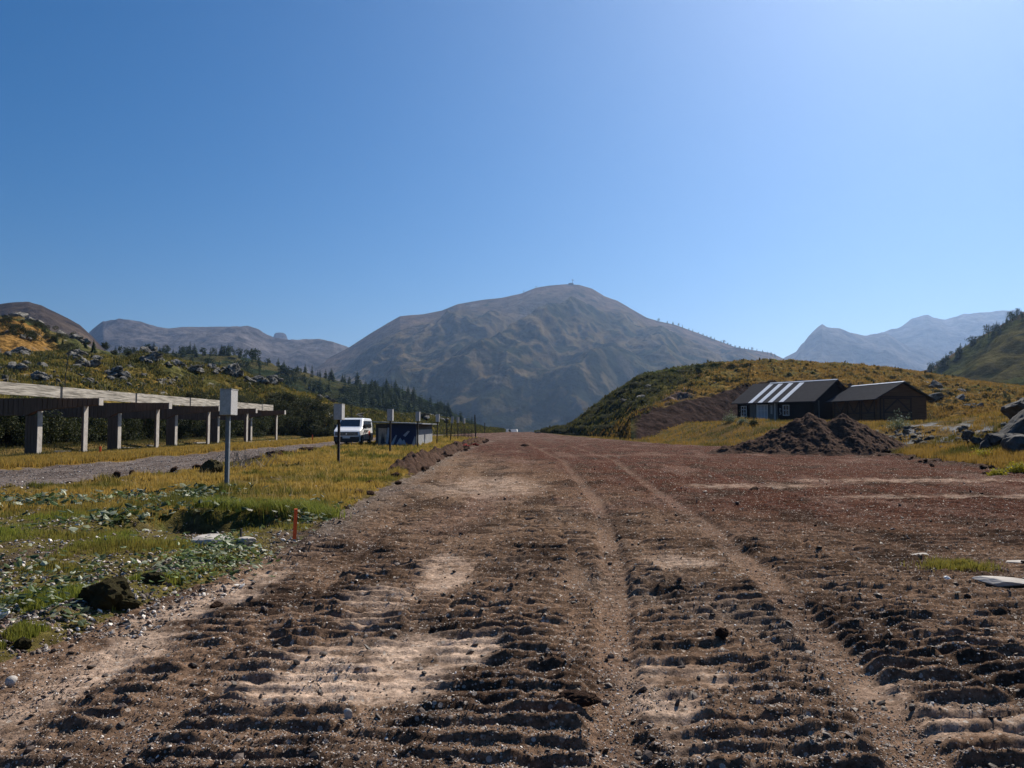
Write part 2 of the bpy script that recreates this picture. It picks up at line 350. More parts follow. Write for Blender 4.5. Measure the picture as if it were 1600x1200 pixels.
# fan-shaped grid on the plateau (finer near, coarser far)
NR, Y0, Y1 = 1430, 1.9, 250.0
ys = Y0 * (Y1 / Y0) ** (np.linspace(0, 1, NR))
us = np.concatenate([np.linspace(-1.6, -.72, 50)[:-1], np.linspace(-.72, .72, 560), np.linspace(.72, 1.6, 50)[1:]])
GY = np.repeat(ys[:, None], len(us), 1); GX = us[None] * (GY + .9)
GX = np.clip(GX, -120, 120) + 0 * GY
GZ = H(GX, GY)
NC = len(us)
yc, xc = GY, GX
e = .22 * fbm(xc * 1.3, yc * .8, 3, 31) * np.clip(yc / 10, .5, 2.5)
dl = piste_left(yc) + e - xc; dr = xc - piste_right(yc) - e * 2
jag = .5 * fbm(xc * .8, yc * .8, 3, 55)
reg = np.zeros(GX.shape, int)
reg[(dl > 0)] = 1
reg[(dl > 0) & (xc < road_r(yc) + jag * 1.3)] = 2
reg[(dl > 0) & (xc < road_l(yc) + jag)] = 3
reg[(dr > 0)] = 4
# colours of the ground itself
n1 = fbm(xc * .35, yc * .22, 4, 400); n2 = fbm(xc * 2.2, yc * 2.2, 4, 410); n3 = fbm(xc * .9, yc * .5, 4, 420); n4 = fbm(xc * 14, yc * 14, 2, 430)
red = np.clip(ss(1.0, 6.5, xc + 3 * n1 + .15 * (yc - 8)) * ss(7, 15, yc) + ss(32, 60, yc) * .6 + .25 * n3, 0, 1)
dc = mixc((.165, .105, .069), (.074, .029, .019), red)
dc = mixc(dc, (.18, .14, .11), .5 * ss(.05, .4, n1) * (1 - red))
dc = mixc(dc, (.042, .026, .018), .75 * ss(0, .28, n3)); dc = mixc(dc, (.16, .095, .072), .6 * ss(.12, .34, fbm(xc * .45, yc * .16, 5, 433)) * ss(8, 16, yc))
dc = mixc(dc, (.50, .37, .28), .9 * palemask(xc, yc) * ss(-.5, .2, n2))
t1 = interp(TR1[0], TR1[1], yc); t2 = interp(TR2[0], TR2[1], yc)
smt = np.maximum(ss(.2, .08, np.abs(xc - t1)), ss(.22, .09, np.abs(xc - t2))) * (1 - ss(50, 90, yc))
dc = mixc(dc, (.19, .122, .085), .5 * smt * ss(-.4, .2, n2))
dc = mixc(dc, (.15, .125, .105), .7 * ss(.9, .1, -dl) * ss(8, 12, yc))            # grey gravelly shoulder
dc = mixc(dc, (.15, .105, .085), .55 * ss(60, 100, yc) * ss(0, .4, n1 + .2))
dc = dc * (1 + .25 * n4)[..., None]
vc = mixc((.095, .068, .048), (.12, .098, .03), ss(-.25, .2, n3 + .15 + .25 * ss(10, 16, yc)))        # verge: gravelly soil to dry turf
vc = mixc(vc, (.12, .085, .028), ss(13, 17, yc) * .8); vc = mixc(vc, (.09, .12, .03), .5 * ss(.1, .4, n2) * (1 - ss(13, 20, yc)))
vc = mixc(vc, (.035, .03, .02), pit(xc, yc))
gc = mixc((.15, .122, .108), (.085, .066, .058), ss(-.2, .35, fbm(xc * 1.5, yc * .25, 4, 440)))
gc = mixc(gc, (.10, .075, .06), .7 * ss(2.2, .3, road_r(yc) - xc))
mc = mixc((.17, .105, .03), (.10, .085, .026), ss(-.2, .4, n3)); mc = mixc(mc, (.07, .075, .03), ss(-23.5, -26, xc) * .8); mc = mixc(mc, (.15, .10, .035), ss(-28.2, -28.8, xc) * ss(-30, -29.4, xc) * .9); mc = mixc(mc, (.02, .022, .012), ss(-30, -30.6, xc))
rc = mixc((.12, .075, .024), (.055, .05, .018), ss(-.2, .3, n3)); rc = mixc(rc, (.20, .20, .20), ss(.62, .9, n3 + .75 * np.exp(-((xc - 25) / 5) ** 2 - ((yc - 47) / 9) ** 2)))
rc = mixc(rc, (.07, .045, .035), ss(1.1, .2, dr))
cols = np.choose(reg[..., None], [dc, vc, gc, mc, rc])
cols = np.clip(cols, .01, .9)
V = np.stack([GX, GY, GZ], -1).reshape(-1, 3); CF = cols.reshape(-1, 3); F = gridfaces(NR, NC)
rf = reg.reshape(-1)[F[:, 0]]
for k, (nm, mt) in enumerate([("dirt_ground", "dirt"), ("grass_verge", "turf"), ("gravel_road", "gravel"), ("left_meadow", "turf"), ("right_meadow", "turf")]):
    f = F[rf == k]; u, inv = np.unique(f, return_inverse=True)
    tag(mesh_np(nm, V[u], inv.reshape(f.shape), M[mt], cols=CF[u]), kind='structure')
# the ground sheet that carries everything out to the horizon
g1 = np.concatenate([-np.geomspace(12000, 3, 60), np.geomspace(3, 12000, 60)])
gx, gy = np.meshgrid(g1, g1); rr = np.hypot(gx, gy)
gz = -.9 - 1.0 * ss(150, 400, rr) * 20 - 70 * ss(500, 1800, rr) + 4 * fbm(gx * .003, gy * .003, 3, 5) * ss(100, 400, rr)
gz = np.where((gy < 1.5) & (rr < 150), np.minimum(-.12, gz + .8), gz)
gcol = mixc((.16, .13, .05), (.11, .12, .05), ss(-.2, .2, fbm(gx * .01, gy * .01, 3, 6)))
tag(mesh_np("ground", np.stack([gx, gy, gz], -1).reshape(-1, 3), gridfaces(120, 120), M["midhill"], cols=gcol.reshape(-1, 3)), kind='structure')

# ------------------------------------------------------------------ hills and mountains
def hill(name, rows, nu, seg, disp=None, colf=None, m="hillgrass", back=(60, -12), crestkeep=.12, ckeep=.82, cpow=1.25):
    """rows: list of polylines [(px, py or ('z',z), Y)...] from foot to crest; seg: vertex rows between successive polylines"""
    pxs = np.linspace(max(r[0][0] for r in rows), min(r[-1][0] for r in rows), nu)
    R_ = []
    for r in rows:
        Yv = np.interp(pxs, [p[0] for p in r], [p[2] for p in r])
        zs = [P(p[0], p[1], p[2])[2] if not isinstance(p[1], tuple) else p[1][1] for p in r]
        # interpolate screen height so traced silhouettes hold
        pys = [p[1] if not isinstance(p[1], tuple) else proj(np.array([P(p[0], 600, p[2])[0], p[2], p[1][1]]))[1] for p in r]
        py = np.interp(pxs, [p[0] for p in r], pys)
        R_.append(np.array([P(a, b, c) for a, b, c in zip(pxs, py, Yv)]))
    last = R_[-1]
    b1 = last.copy(); dirn = last[:, :2] / np.linalg.norm(last[:, :2], axis=1)[:, None]
    b1[:, :2] += dirn * back[0]; b1[:, 2] += back[1]
    b2 = b1.copy(); b2[:, :2] += dirn * back[0] * 3; b2[:, 2] = np.minimum(b1[:, 2] - abs(back[1]) * 5, -30)
    R_ += [b1, b2]; seg = list(seg) + [max(4, seg[-1] // 3), 4]
    G = []; vv = []
    for i, s in enumerate(seg):
        t = np.linspace(0, 1, s, endpoint=False)
        for q in t:
            if i == len(rows) - 2: qq = 1 - (1 - q) ** cpow
            else: qq = q
            A = R_[i] * (1 - q) + R_[i + 1] * q; A[:, 2] = R_[i][:, 2] * (1 - qq) + R_[i + 1][:, 2] * qq
            G.append(A); vv.append(i + q)
    G.append(R_[-1]); vv.append(len(seg))
    G = np.array(G); vv = np.array(vv)[:, None] + 0 * G[..., 0]
    nc = len(rows) - 1
    mask = ss(0, .15, vv) * (1 - ss(nc - crestkeep * 3, nc, vv) * ckeep)
    if disp is not None: G[..., 2] += disp(G[..., 0], G[..., 1], vv) * mask
    PX = np.repeat(pxs[None], len(G), 0)
    cols = colf(G, vv, PX) if colf else None
    o = mesh_np(name, G.reshape(-1, 3), gridfaces(G.shape[0], nu), M[m], cols=None if cols is None else np.clip(cols, .008, .9).reshape(-1, 3))
    tag(o, kind='structure')
    front = G[vv[:, 0] <= nc + .02]
    q = proj(front)
    return dict(G=front, px=q[0], py=q[1], o=o)
def on_hill(h, px, py):
    d = (h["px"] - px) ** 2 + (h["py"] - py) ** 2
    i = np.unravel_index(np.argmin(d), d.shape); return h["G"][i], d[i]

def c_r1(G, v, px):
    x, y, z = G[..., 0], G[..., 1], G[..., 2]
    n = fbm(x * .12, y * .12, 4, 500); m = fbm(x * .7, y * .5, 3, 510)
    c = mixc((.22, .130, .032), (.16, .125, .036), ss(-.2, .3, n)); c = mixc(c, (.045, .042, .018), .85 * ss(.08, .3, m)); c = mixc(c, (.10, .105, .03), .7 * ss(.1, .35, fbm(x * .05, y * .05, 3, 515)))
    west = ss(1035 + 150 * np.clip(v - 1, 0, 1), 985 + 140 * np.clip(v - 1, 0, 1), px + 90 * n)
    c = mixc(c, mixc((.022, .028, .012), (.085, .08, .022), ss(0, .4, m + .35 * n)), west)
    bank = ss(985, 998, px + 10 * m) * ss(1.03, .98, v + .06 * m) * (1 - ss(1400, 1440, px))
    c = mixc(c, (.042, .026, .022), bank); c = mixc(c, (.14, .10, .085), ss(1.0, 1.03, v) * ss(1.22, 1.14, v + .1 * n) * ss(1030, 1045, px) * ss(1090, 1070, px))
    c = mixc(c, (.10, .12, .03), ss(1.7, 1.95, v + .3 * n) * ss(1260, 1080, px) * .7)
    return c
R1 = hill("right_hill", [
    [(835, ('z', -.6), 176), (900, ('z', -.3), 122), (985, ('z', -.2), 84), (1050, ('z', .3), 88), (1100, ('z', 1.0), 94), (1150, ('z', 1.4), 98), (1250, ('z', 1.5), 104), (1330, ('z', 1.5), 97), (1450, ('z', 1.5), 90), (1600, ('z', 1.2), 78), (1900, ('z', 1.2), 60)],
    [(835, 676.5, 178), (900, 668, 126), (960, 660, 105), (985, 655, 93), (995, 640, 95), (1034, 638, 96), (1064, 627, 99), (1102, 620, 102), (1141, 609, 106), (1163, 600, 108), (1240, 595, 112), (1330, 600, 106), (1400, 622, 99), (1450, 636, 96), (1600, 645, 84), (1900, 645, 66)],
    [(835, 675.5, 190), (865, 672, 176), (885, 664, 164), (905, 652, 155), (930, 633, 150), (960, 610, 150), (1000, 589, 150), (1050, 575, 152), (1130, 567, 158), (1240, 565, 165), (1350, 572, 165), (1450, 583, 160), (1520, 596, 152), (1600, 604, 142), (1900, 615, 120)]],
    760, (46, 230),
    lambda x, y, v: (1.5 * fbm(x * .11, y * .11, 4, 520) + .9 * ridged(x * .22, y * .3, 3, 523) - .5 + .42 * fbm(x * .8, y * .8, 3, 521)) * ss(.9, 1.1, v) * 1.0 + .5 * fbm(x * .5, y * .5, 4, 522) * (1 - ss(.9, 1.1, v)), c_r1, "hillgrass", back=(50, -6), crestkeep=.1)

def c_l1(G, v, px):
    x, y, z = G[..., 0], G[..., 1], G[..., 2]
    n = fbm(x * .09, y * .09, 4, 530); m = fbm(x * .6, y * .6, 4, 531)
    c = mixc((.20, .135, .035), (.10, .095, .03), ss(-.15, .3, n)); c = mixc(c, (.045, .05, .02), .75 * ss(.02, .35, m)); c = mixc(c, (.26, .25, .23), ss(.24, .34, fbm(x * .35, y * .35, 4, 533)) * .8)
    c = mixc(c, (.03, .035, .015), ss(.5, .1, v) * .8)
    return c
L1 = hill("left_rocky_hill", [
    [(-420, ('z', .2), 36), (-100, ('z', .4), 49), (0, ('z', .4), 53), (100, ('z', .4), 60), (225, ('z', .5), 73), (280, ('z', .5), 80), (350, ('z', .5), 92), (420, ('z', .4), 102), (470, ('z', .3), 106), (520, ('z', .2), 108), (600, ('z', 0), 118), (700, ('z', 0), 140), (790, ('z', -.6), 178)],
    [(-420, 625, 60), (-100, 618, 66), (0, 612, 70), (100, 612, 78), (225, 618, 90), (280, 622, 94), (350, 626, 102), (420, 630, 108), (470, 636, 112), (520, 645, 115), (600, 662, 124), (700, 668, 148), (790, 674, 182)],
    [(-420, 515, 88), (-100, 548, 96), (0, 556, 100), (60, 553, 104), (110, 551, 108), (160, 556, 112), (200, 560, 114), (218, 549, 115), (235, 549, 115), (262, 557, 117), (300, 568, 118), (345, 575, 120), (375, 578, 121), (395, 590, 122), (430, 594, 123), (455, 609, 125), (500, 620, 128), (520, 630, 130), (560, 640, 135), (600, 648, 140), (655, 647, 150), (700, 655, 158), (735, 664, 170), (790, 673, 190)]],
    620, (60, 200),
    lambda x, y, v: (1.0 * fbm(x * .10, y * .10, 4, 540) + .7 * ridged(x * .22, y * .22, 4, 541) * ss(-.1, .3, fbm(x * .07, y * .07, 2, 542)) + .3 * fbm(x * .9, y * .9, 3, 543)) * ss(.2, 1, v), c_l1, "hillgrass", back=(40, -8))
def c_l2(G, v, px):
    x, y, z = G[..., 0], G[..., 1], G[..., 2]
    n = fbm(x * .04, y * .04, 4, 550); m = fbm(x * .3, y * .3, 4, 551)
    c = mixc((.060, .075, .028), (.10, .09, .035), ss(-.2, .3, n)); c = mixc(c, (.03, .04, .016), .8 * ss(.05, .3, m))
    c = mixc(c, (.24, .135, .04), ss(.2, .35, .95 - v + .5 * n) * ss(120, 60, px) )
    c = mixc(c, (.24, .22, .20), ss(.28, .36, fbm(x * .15, y * .15, 4, 552)) * .7)
    return c
L2 = hill("left_green_hill", [
    [(-420, ('z', 8), 120), (0, ('z', 8), 125), (300, ('z', 5), 140), (420, ('z', 3), 150)],
    [(-420, 470, 215), (-60, 488, 215), (0, 494, 215), (30, 496, 216), (55, 507, 218), (80, 520, 220), (105, 530, 224), (135, 544, 228), (170, 556, 235), (230, 575, 245), (300, 592, 250), (420, 610, 250)]],
    420, (190,), lambda x, y, v: 2.2 * fbm(x * .04, y * .04, 4, 560) + 1.5 * ridged(x * .1, y * .1, 4, 561) + .5 * fbm(x * .4, y * .4, 3, 562), c_l2, "hillgrass", back=(80, -10))
def c_l3(G, v, px):
    x, y, z = G[..., 0], G[..., 1], G[..., 2]
    n = fbm(x * .012, y * .012, 4, 570); m = fbm(x * .06, y * .06, 4, 571)
    c = mixc((.045, .048, .02), (.085, .075, .032), ss(-.2, .3, n)); c = mixc(c, (.028, .04, .02), ss(.0, .22, m))
    c = mixc(c, (.022, .035, .018), ss(540, 620, px + 120 * n)); return c
L3 = hill("forested_hill", [
    [(60, ('z', 6), 300), (400, ('z', 4), 300), (600, ('z', -4), 330), (800, ('z', -14), 360)],
    [(60, 556, 620), (180, 553, 640), (300, 553, 660), (360, 555, 660), (400, 563, 660), (430, 573, 650), (470, 583, 640), (500, 590, 640), (560, 600, 640), (620, 606, 640), (660, 622, 640), (700, 644, 640), (740, 662, 640), (800, 680, 640)]],
    420, (160,), lambda x, y, v: 9 * fbm(x * .010, y * .010, 4, 572) + 5 * ridged(x * .02, y * .02, 3, 573) - 3 + 1.2 * fbm(x * .1, y * .1, 3, 575), c_l3, "midhill", back=(250, -25))
def c_l4(G, v, px):
    x, y, z = G[..., 0], G[..., 1], G[..., 2]
    n = fbm(x * .004, y * .004, 4, 580)
    return mixc((.060, .044, .033), (.095, .070, .050), ss(-.2, .3, n + .2 * np.sin(z * .08 + 3 * n)))
L4 = hill("brown_mountain", [
    [(-500, ('z', -20), 900), (300, ('z', -20), 900)],
    [(-500, 470, 1500), (-80, 470, 1500), (0, 477, 1500), (20, 474, 1500), (45, 472, 1500), (65, 477, 1500), (85, 487, 1500), (108, 498, 1500), (125, 508, 1500), (145, 528, 1500), (170, 556, 1500), (230, 600, 1500), (300, 640, 1500)]],
    300, (140,), lambda x, y, v: 25 * fbm(x * .004, y * .004, 5, 581) + 12 * ridged(x * .008, y * .008, 4, 582), c_l4, "mountain", back=(900, -60))
def c_far(G, v, px):
    x, y, z = G[..., 0], G[..., 1], G[..., 2]
    n = fbm(x * .0015, y * .0015, 5, 590); return mixc((.066, .058, .056), (.108, .094, .086), ss(-.2, .3, n))
hill("plateau_mountain", [
    [(60, ('z', -60), 2700), (650, ('z', -60), 2700)],
    [(60, 620, 4200), (120, 540, 4200), (145, 519, 4200), (160, 507, 4200), (200, 503, 4200), (220, 505, 4200), (245, 512, 4200), (262, 514.5, 4200), (290, 512, 4200), (330, 510, 4200), (370, 511, 4200), (385, 515, 4200), (405, 522, 4200), (425, 530, 4200), (450, 534, 4200), (475, 531, 4200), (500, 533, 4200), (520, 535, 4200), (540, 542, 4200), (590, 570, 4200), (650, 620, 4200)]],
    360, (120,), lambda x, y, v: 60 * fbm(x * .0013, y * .0013, 5, 591) + 45 * ridged(x * .0022, y * .0022, 4, 592), c_far, "mountain", back=(2000, -120), crestkeep=.06)
hill("butte_rock", [
    [(419, 536, 5850), (458, 536, 5850)],
    [(419, 536, 6000), (425.5, 532, 6000), (428.5, 522, 6000), (431, 520, 6000), (437, 519.5, 6000), (443, 520, 6000), (447, 523, 6000), (450, 531, 6000), (458, 536, 6000)]],
    60, (30,), None, c_far, "mountain", back=(600, -60), crestkeep=.5)
SP = []   # spurs on the big mountain, laid on its flank
def c_m1(G, v, px):
    x, y, z = G[..., 0], G[..., 1], G[..., 2]
    n = fbm(x * .0035, y * .0035, 5, 600); m = fbm(x * .015, y * .015, 4, 601)
    c = mixc((.105, .078, .040), (.055, .050, .025), ss(-.2, .3, n)); c = mixc(c, (.10, .062, .042), ss(.6, 1, v) * .7)
    fo = ss(.02, .2, m + .55 * (.5 - v) + .3 * n)
    c = mixc(c, (.016, .022, .013), fo * .9); c = mixc(c, (.13, .11, .09), ss(.34, .42, fbm(x * .009, y * .004, 5, 602)) * .5)
    return c
def d_m1(x, y, v):
    a = .62; xr = x * math.cos(a) + y * math.sin(a) * .6; yr = -x * math.sin(a) + y * math.cos(a)
    wx = 120 * fbm(x * .002, y * .002, 3, 610)
    r = 105 * ridged((x + wx) * .0016 + .3, (yr + wx) * .0011, 2, 611, .45) + 40 * ridged((xr + wx) * .0046, (yr - wx) * .0034, 3, 612) + 10 * ridged(x * .011, y * .008, 4, 613) - 22 + 4 * ridged(x * .03, y * .03, 3, 614)
    out = r - 55
    for pts, hgt, wd in SPURS:
        best = 1e9 * np.ones_like(x)
        for (x0, y0), (x1, y1) in zip(pts[:-1], pts[1:]):
            dx, dy = x1 - x0, y1 - y0; t = np.clip(((x - x0) * dx + (y - y0) * dy) / (dx * dx + dy * dy), 0, 1)
            best = np.minimum(best, np.hypot(x - x0 - t * dx, y - y0 - t * dy))
        out = out + hgt * np.exp(-(best / wd) ** 1.3)
    return out
def mp(px, v):   # plan position on the flank: px column, fraction v from foot to crest
    Y = 1900 + (3600 - 1900) * v; return ((px - 800) / 1200 * Y, Y)
SPURS = [([mp(720, .25), mp(800, .45), mp(880, .58), mp(960, .74), (mp(985, .84))], 110, 130),
         ([mp(900, .2), mp(960, .38), mp(1030, .55), mp(1045, .6)], 55, 120),
         ([mp(560, .3), mp(640, .55), mp(720, .8)], 70, 120),
         ([mp(740, .62), mp(800, .82), mp(850, .97)], 60, 110),
         ([mp(800, .80), mp(880, .80), mp(930, .86)], -90, 140),
         ([mp(760, .55), mp(850, .68), mp(930, .76)], -80, 110),
         ([mp(1060, .3), mp(1100, .5), mp(1150, .8)], 60, 110)]
M1 = hill("round_mountain", [
    [(380, ('z', -75), 1900), (800, ('z', -75), 1900), (1500, ('z', -75), 1900)],
    [(380, 640, 3600), (450, 598, 3600), (480, 578, 3600), (500, 567, 3600), (545, 543, 3600), (580, 520, 3600), (605, 505, 3600), (625, 494, 3600), (660, 491, 3600), (690, 485, 3600), (715, 475, 3600), (750, 469, 3600), (785, 465, 3600), (815, 459, 3600), (838, 450, 3600), (855, 447, 3600), (885, 444, 3600), (905, 445, 3600), (925, 451, 3600), (945, 463, 3600), (965, 470, 3600), (985, 482, 3600), (1010, 496, 3600), (1030, 502, 3600), (1055, 507, 3600), (1090, 520, 3600), (1120, 532, 3600), (1150, 543, 3600), (1190, 549, 3600), (1205, 551, 3600), (1222, 559, 3600), (1300, 600, 3600), (1500, 680, 3600)]],
    760, (420,), d_m1, c_m1, "mountain", back=(1800, -150), crestkeep=.13, ckeep=.97, cpow=.97)
def c_r2(G, v, px):
    x, y, z = G[..., 0], G[..., 1], G[..., 2]
    n = fbm(x * .012, y * .012, 4, 620); m = fbm(x * .05, y * .05, 4, 621)
    c = mixc((.055, .062, .02), (.10, .085, .032), ss(-.2, .3, n)); c = mixc(c, (.03, .035, .018), ss(.05, .3, m)); c = mixc(c, (.10, .07, .045), ss(.7, .95, v + .2 * n) * .8); return c
R2 = hill("steep_right_hill", [
    [(1380, ('z', 0), 300), (1500, ('z', 0), 290), (2100, ('z', 0), 260)],
    [(1380, 600, 520), (1450, 579, 520), (1470, 568, 520), (1500, 549, 520), (1530, 528, 520), (1560, 512, 520), (1600, 489, 520), (1700, 430, 520), (1900, 380, 520), (2100, 350, 520)]],
    380, (170,), lambda x, y, v: 9 * fbm(x * .012, y * .012, 4, 630) + 7 * ridged(x * .02, y * .02, 3, 631) - 3 + 1 * fbm(x * .1, y * .1, 3, 632), c_r2, "midhill", back=(250, -25))
hill("jagged_mountain", [
    [(1190, ('z', -60), 3700), (1560, ('z', -60), 3700)],
    [(1190, 585, 5000), (1228, 560, 5000), (1244, 552, 5000), (1252, 541, 5000), (1257, 537, 5000), (1262, 530, 5000), (1270, 521, 5000), (1279, 513, 5000), (1285, 509, 5000), (1292, 514, 5000), (1300, 516, 5000), (1312, 517, 5000), (1326, 521, 5000), (1350, 526, 5000), (1385, 523, 5000), (1420, 545, 5000), (1560, 600, 5000)]],
    260, (110,), lambda x, y, v: 70 * fbm(x * .0012, y * .0012, 5, 640) + 70 * ridged(x * .0018, y * .0018, 4, 641), c_far, "mountain", back=(1500, -150), crestkeep=.06)
hill("distant_mountain", [
    [(1280, ('z', -60), 4200), (2100, ('z', -60), 4200)],
    [(1280, 600, 6200), (1350, 535, 6200), (1385, 522, 6200), (1405, 516, 6200), (1425, 503, 6200), (1441, 496, 6200), (1450, 494.5, 6200), (1460, 499, 6200), (1478, 502, 6200), (1500, 496, 6200), (1530, 491, 6200), (1560, 489, 6200), (1600, 487, 6200), (1700, 480, 6200), (2100, 500, 6200)]],
    320, (120,), lambda x, y, v: 90 * fbm(x * .001, y * .001, 5, 650) + 90 * ridged(x * .0014, y * .0014, 4, 651), c_far, "mountain", back=(2500, -150), crestkeep=.06)
# haze
hz = MB().box(-25000, 25000, -14000, 30000, -170, 1050).build("haze", None or mat("tmp"), None)
hm = bpy.data.materials.new("haze_air"); hm.use_nodes = True; n = hm.node_tree.nodes; n.remove(n["Principled BSDF"])
pv = n.new("ShaderNodeVolumePrincipled"); pv.inputs["Color"].default_value = (.42, .63, 1, 1); pv.inputs["Density"].default_value = 7e-5
pv.inputs["Anisotropy"].default_value = .6
hm.node_tree.links.new(pv.outputs[0], n["Material Output"].inputs["Volume"]); hz.data.materials.clear(); hz.data.materials.append(hm); tag(hz, kind='stuff')

# ------------------------------------------------------------------ builders for plants and stones
def leaf_cloud(name, n, shape, size, seed, mtl, cols, parent=None, up=.3):
    """n small bent leaf quads spread through a volume given by shape(rng)->(k,3)"""
    r = np.random.default_rng(seed); c = shape(r, n)
    d = r.normal(size=(n, 3)); d[:, 2] = np.abs(d[:, 2]) * .6 + up; d /= np.linalg.norm(d, axis=1)[:, None]
    a = r.normal(size=(n, 3)); a -= (a * d).sum(1)[:, None] * d; a /= np.linalg.norm(a, axis=1)[:, None]; b = np.cross(d, a)
    s = (size * r.uniform(.5, 1.4, n))[:, None]
    V = np.stack([c - a * s, c - b * s * .55, c + a * s, c + b * s * .55], 1)
    V[:, 1] -= d * s * .2; V[:, 3] -= d * s * .2
    F = np.arange(n * 4).reshape(n, 4)
    k = r.uniform(0, 1, n)[:, None]; C = np.asarray(cols[0]) * (1 - k) + np.asarray(cols[1]) * k
    hi = r.uniform(0, 1, n)[:, None] > .93; C = np.where(hi, np.asarray(cols[2]), C)
    return mesh_np(name, V.reshape(-1, 3), F, mtl, parent, cols=np.repeat(C, 4, 0), smooth=False)
def conifer_crown(seed, h=1.0, tiers=16, wid=.24, ragged=.35):
    r = random.Random(seed); vs = []; fs = []
    for t in range(tiers):
        q = t / (tiers - 1); z = .08 + .90 * q; rad = wid * (1 - q) ** .8 * (1 + r.uniform(-.25, .25)) + .012
        n = max(5, int(13 * (1 - q) + 4)); o = r.uniform(0, 6.28)
        for k in range(n):
            if r.random() < .10: continue
            a = o + 6.283 * k / n + r.uniform(-.25, .25); R_ = rad * r.uniform(1 - ragged, 1 + ragged * .6); dr = r.uniform(.15, .5) * R_
            wv = R_ * r.uniform(.22, .38); ca, sa = math.cos(a), math.sin(a); b = len(vs)
            vs += [(0, 0, z + .035), (ca * R_ * .6 - sa * wv, sa * R_ * .6 + ca * wv, z - dr * .5), (ca * R_, sa * R_, z - dr), (ca * R_ * .6 + sa * wv, sa * R_ * .6 - ca * wv, z - dr * .5), (ca * R_ * .55, sa * R_ * .55, z - dr * .2 + .03)]
            fs += [(b, b + 1, b + 4), (b + 1, b + 2, b + 4), (b + 2, b + 3, b + 4), (b + 3, b, b + 4)]
    vs = [(x * h, y * h, z * h) for x, y, z in vs]; return vs, fs
def rock_mesh(seed, sub=3, flat=.65, cuts=9, amp=.12):
    bm = bmesh.new(); bmesh.ops.create_icosphere(bm, subdivisions=sub, radius=1); r = random.Random(seed)
    pl = []
    for _ in range(cuts):
        n = Vector((r.gauss(0, 1), r.gauss(0, 1), r.gauss(0, .8))).normalized(); pl.append((n, r.uniform(.45, .85)))
    co = np.array([v.co[:] for v in bm.verts])
    for n, d in pl:
        n = np.array(n); k = co @ n; co -= np.maximum(k - d, 0)[:, None] * n
    nn = fbm(co[:, 0] * 2.3 + seed, co[:, 1] * 2.3 + co[:, 2] * 1.7, 4, seed) + .5 * ridged(co[:, 0] * 3 + co[:, 2] * 2, co[:, 1] * 3, 3, seed + 5)
    co *= (1 + amp * (nn - .25))[:, None]; co[:, 2] *= flat
    for v, c in zip(bm.verts, co): v.co = c
    me = bpy.data.meshes.new("rock"); bm.to_mesh(me); bm.free(); return me
def obj_me(name, me, mtl, loc=(0, 0, 0), rot=(0, 0, 0), sc=(1, 1, 1), parent=None):
    if mtl and not me.materials: me.materials.append(mtl)
    o = bpy.data.objects.new(name, me); COL.objects.link(o); o.location = loc; o.rotation_euler = rot; o.scale = sc
    if parent: o.parent = parent
    return o
def pixgrid(h, poly, n, seed, Ymin=0, front=True):
    """n random places on a hillside inside a photo-pixel outline of world ground"""
    r = np.random.default_rng(seed); poly = np.asarray(poly, float); out = []
    x0, y0 = poly.min(0); x1, y1 = poly.max(0)
    PXf = h["px"]; PYf = h["py"]
    while len(out) < n:
        q = r.uniform((x0, y0), (x1, y1)); ins = False; j = len(poly) - 1
        for i in range(len(poly)):
            if (poly[i][1] > q[1]) != (poly[j][1] > q[1]) and q[0] < (poly[j][0] - poly[i][0]) * (q[1] - poly[i][1]) / (poly[j][1] - poly[i][1]) + poly[i][0]: ins = not ins
            j = i
        if ins:
            p, d = on_hill(h, *q)
            out.append(p)
    return out

# ------------------------------------------------------------------ trees
GREENS = [(.030, .045, .02)]
def small_conifer(seed, dark=True):
    vs, fs = conifer_crown(seed, 1, 11, .23 if seed % 2 else .30, .4); m = MB(); m.add(vs, fs); m.tube([(0, 0, -.06), (0, 0, .4), (0, 0, .97)], [.022, .014, .004], 5)
    return m.build("conifer", M["needle"])
def round_pine(seed):
    r = random.Random(seed); m = MB()
    m.tube([(0, 0, -.06), (.02, 0, .4), (0, .01, .75)], [.035, .025, .012], 5)
    lobes = [(r.gauss(0, .10), r.gauss(0, .10), .34 + .06 * q, r.uniform(.15, .24)) for q in range(9)]
    for i in range(330):
        cx, cy, cz, cr = r.choice(lobes); d = Vector((r.gauss(0, 1), r.gauss(0, 1), r.gauss(0, .8))).normalized() * cr * r.uniform(.6, 1.05)
        p = Vector((cx, cy, cz)) + d; s = r.uniform(.03, .065); a = Vector((r.gauss(0, 1), r.gauss(0, 1), r.gauss(0, .5))).normalized(); b = a.cross(d.normalized()) * s * .7; a = a * s
        m.add([p - a, p - b, p + a, p + b], [(0, 1, 2, 3)])
    return m.build("pine_tree", M["needle"])
protoC = [small_conifer(s) for s in range(5)]; protoP = [round_pine(s) for s in range(3)]
used = set()
def tree_at(p, h, rnd, label, group, pine=.3):
    k = (protoP if rnd.random() < pine else protoC); pr = rnd.choice(k)
    if pr.name in used: o = pr.copy(); COL.objects.link(o)
    else: o = pr; used.add(pr.name)
    o.location = (p[0], p[1], p[2] - .02 * h); o.rotation_euler = (0, 0, rnd.uniform(0, 6.28)); s = h * rnd.uniform(.75, 1.25); o.scale = (s * rnd.uniform(.85, 1.25), s * rnd.uniform(.85, 1.25), s)
    tag(o, label, "tree", group)
rnd = random.Random(3)
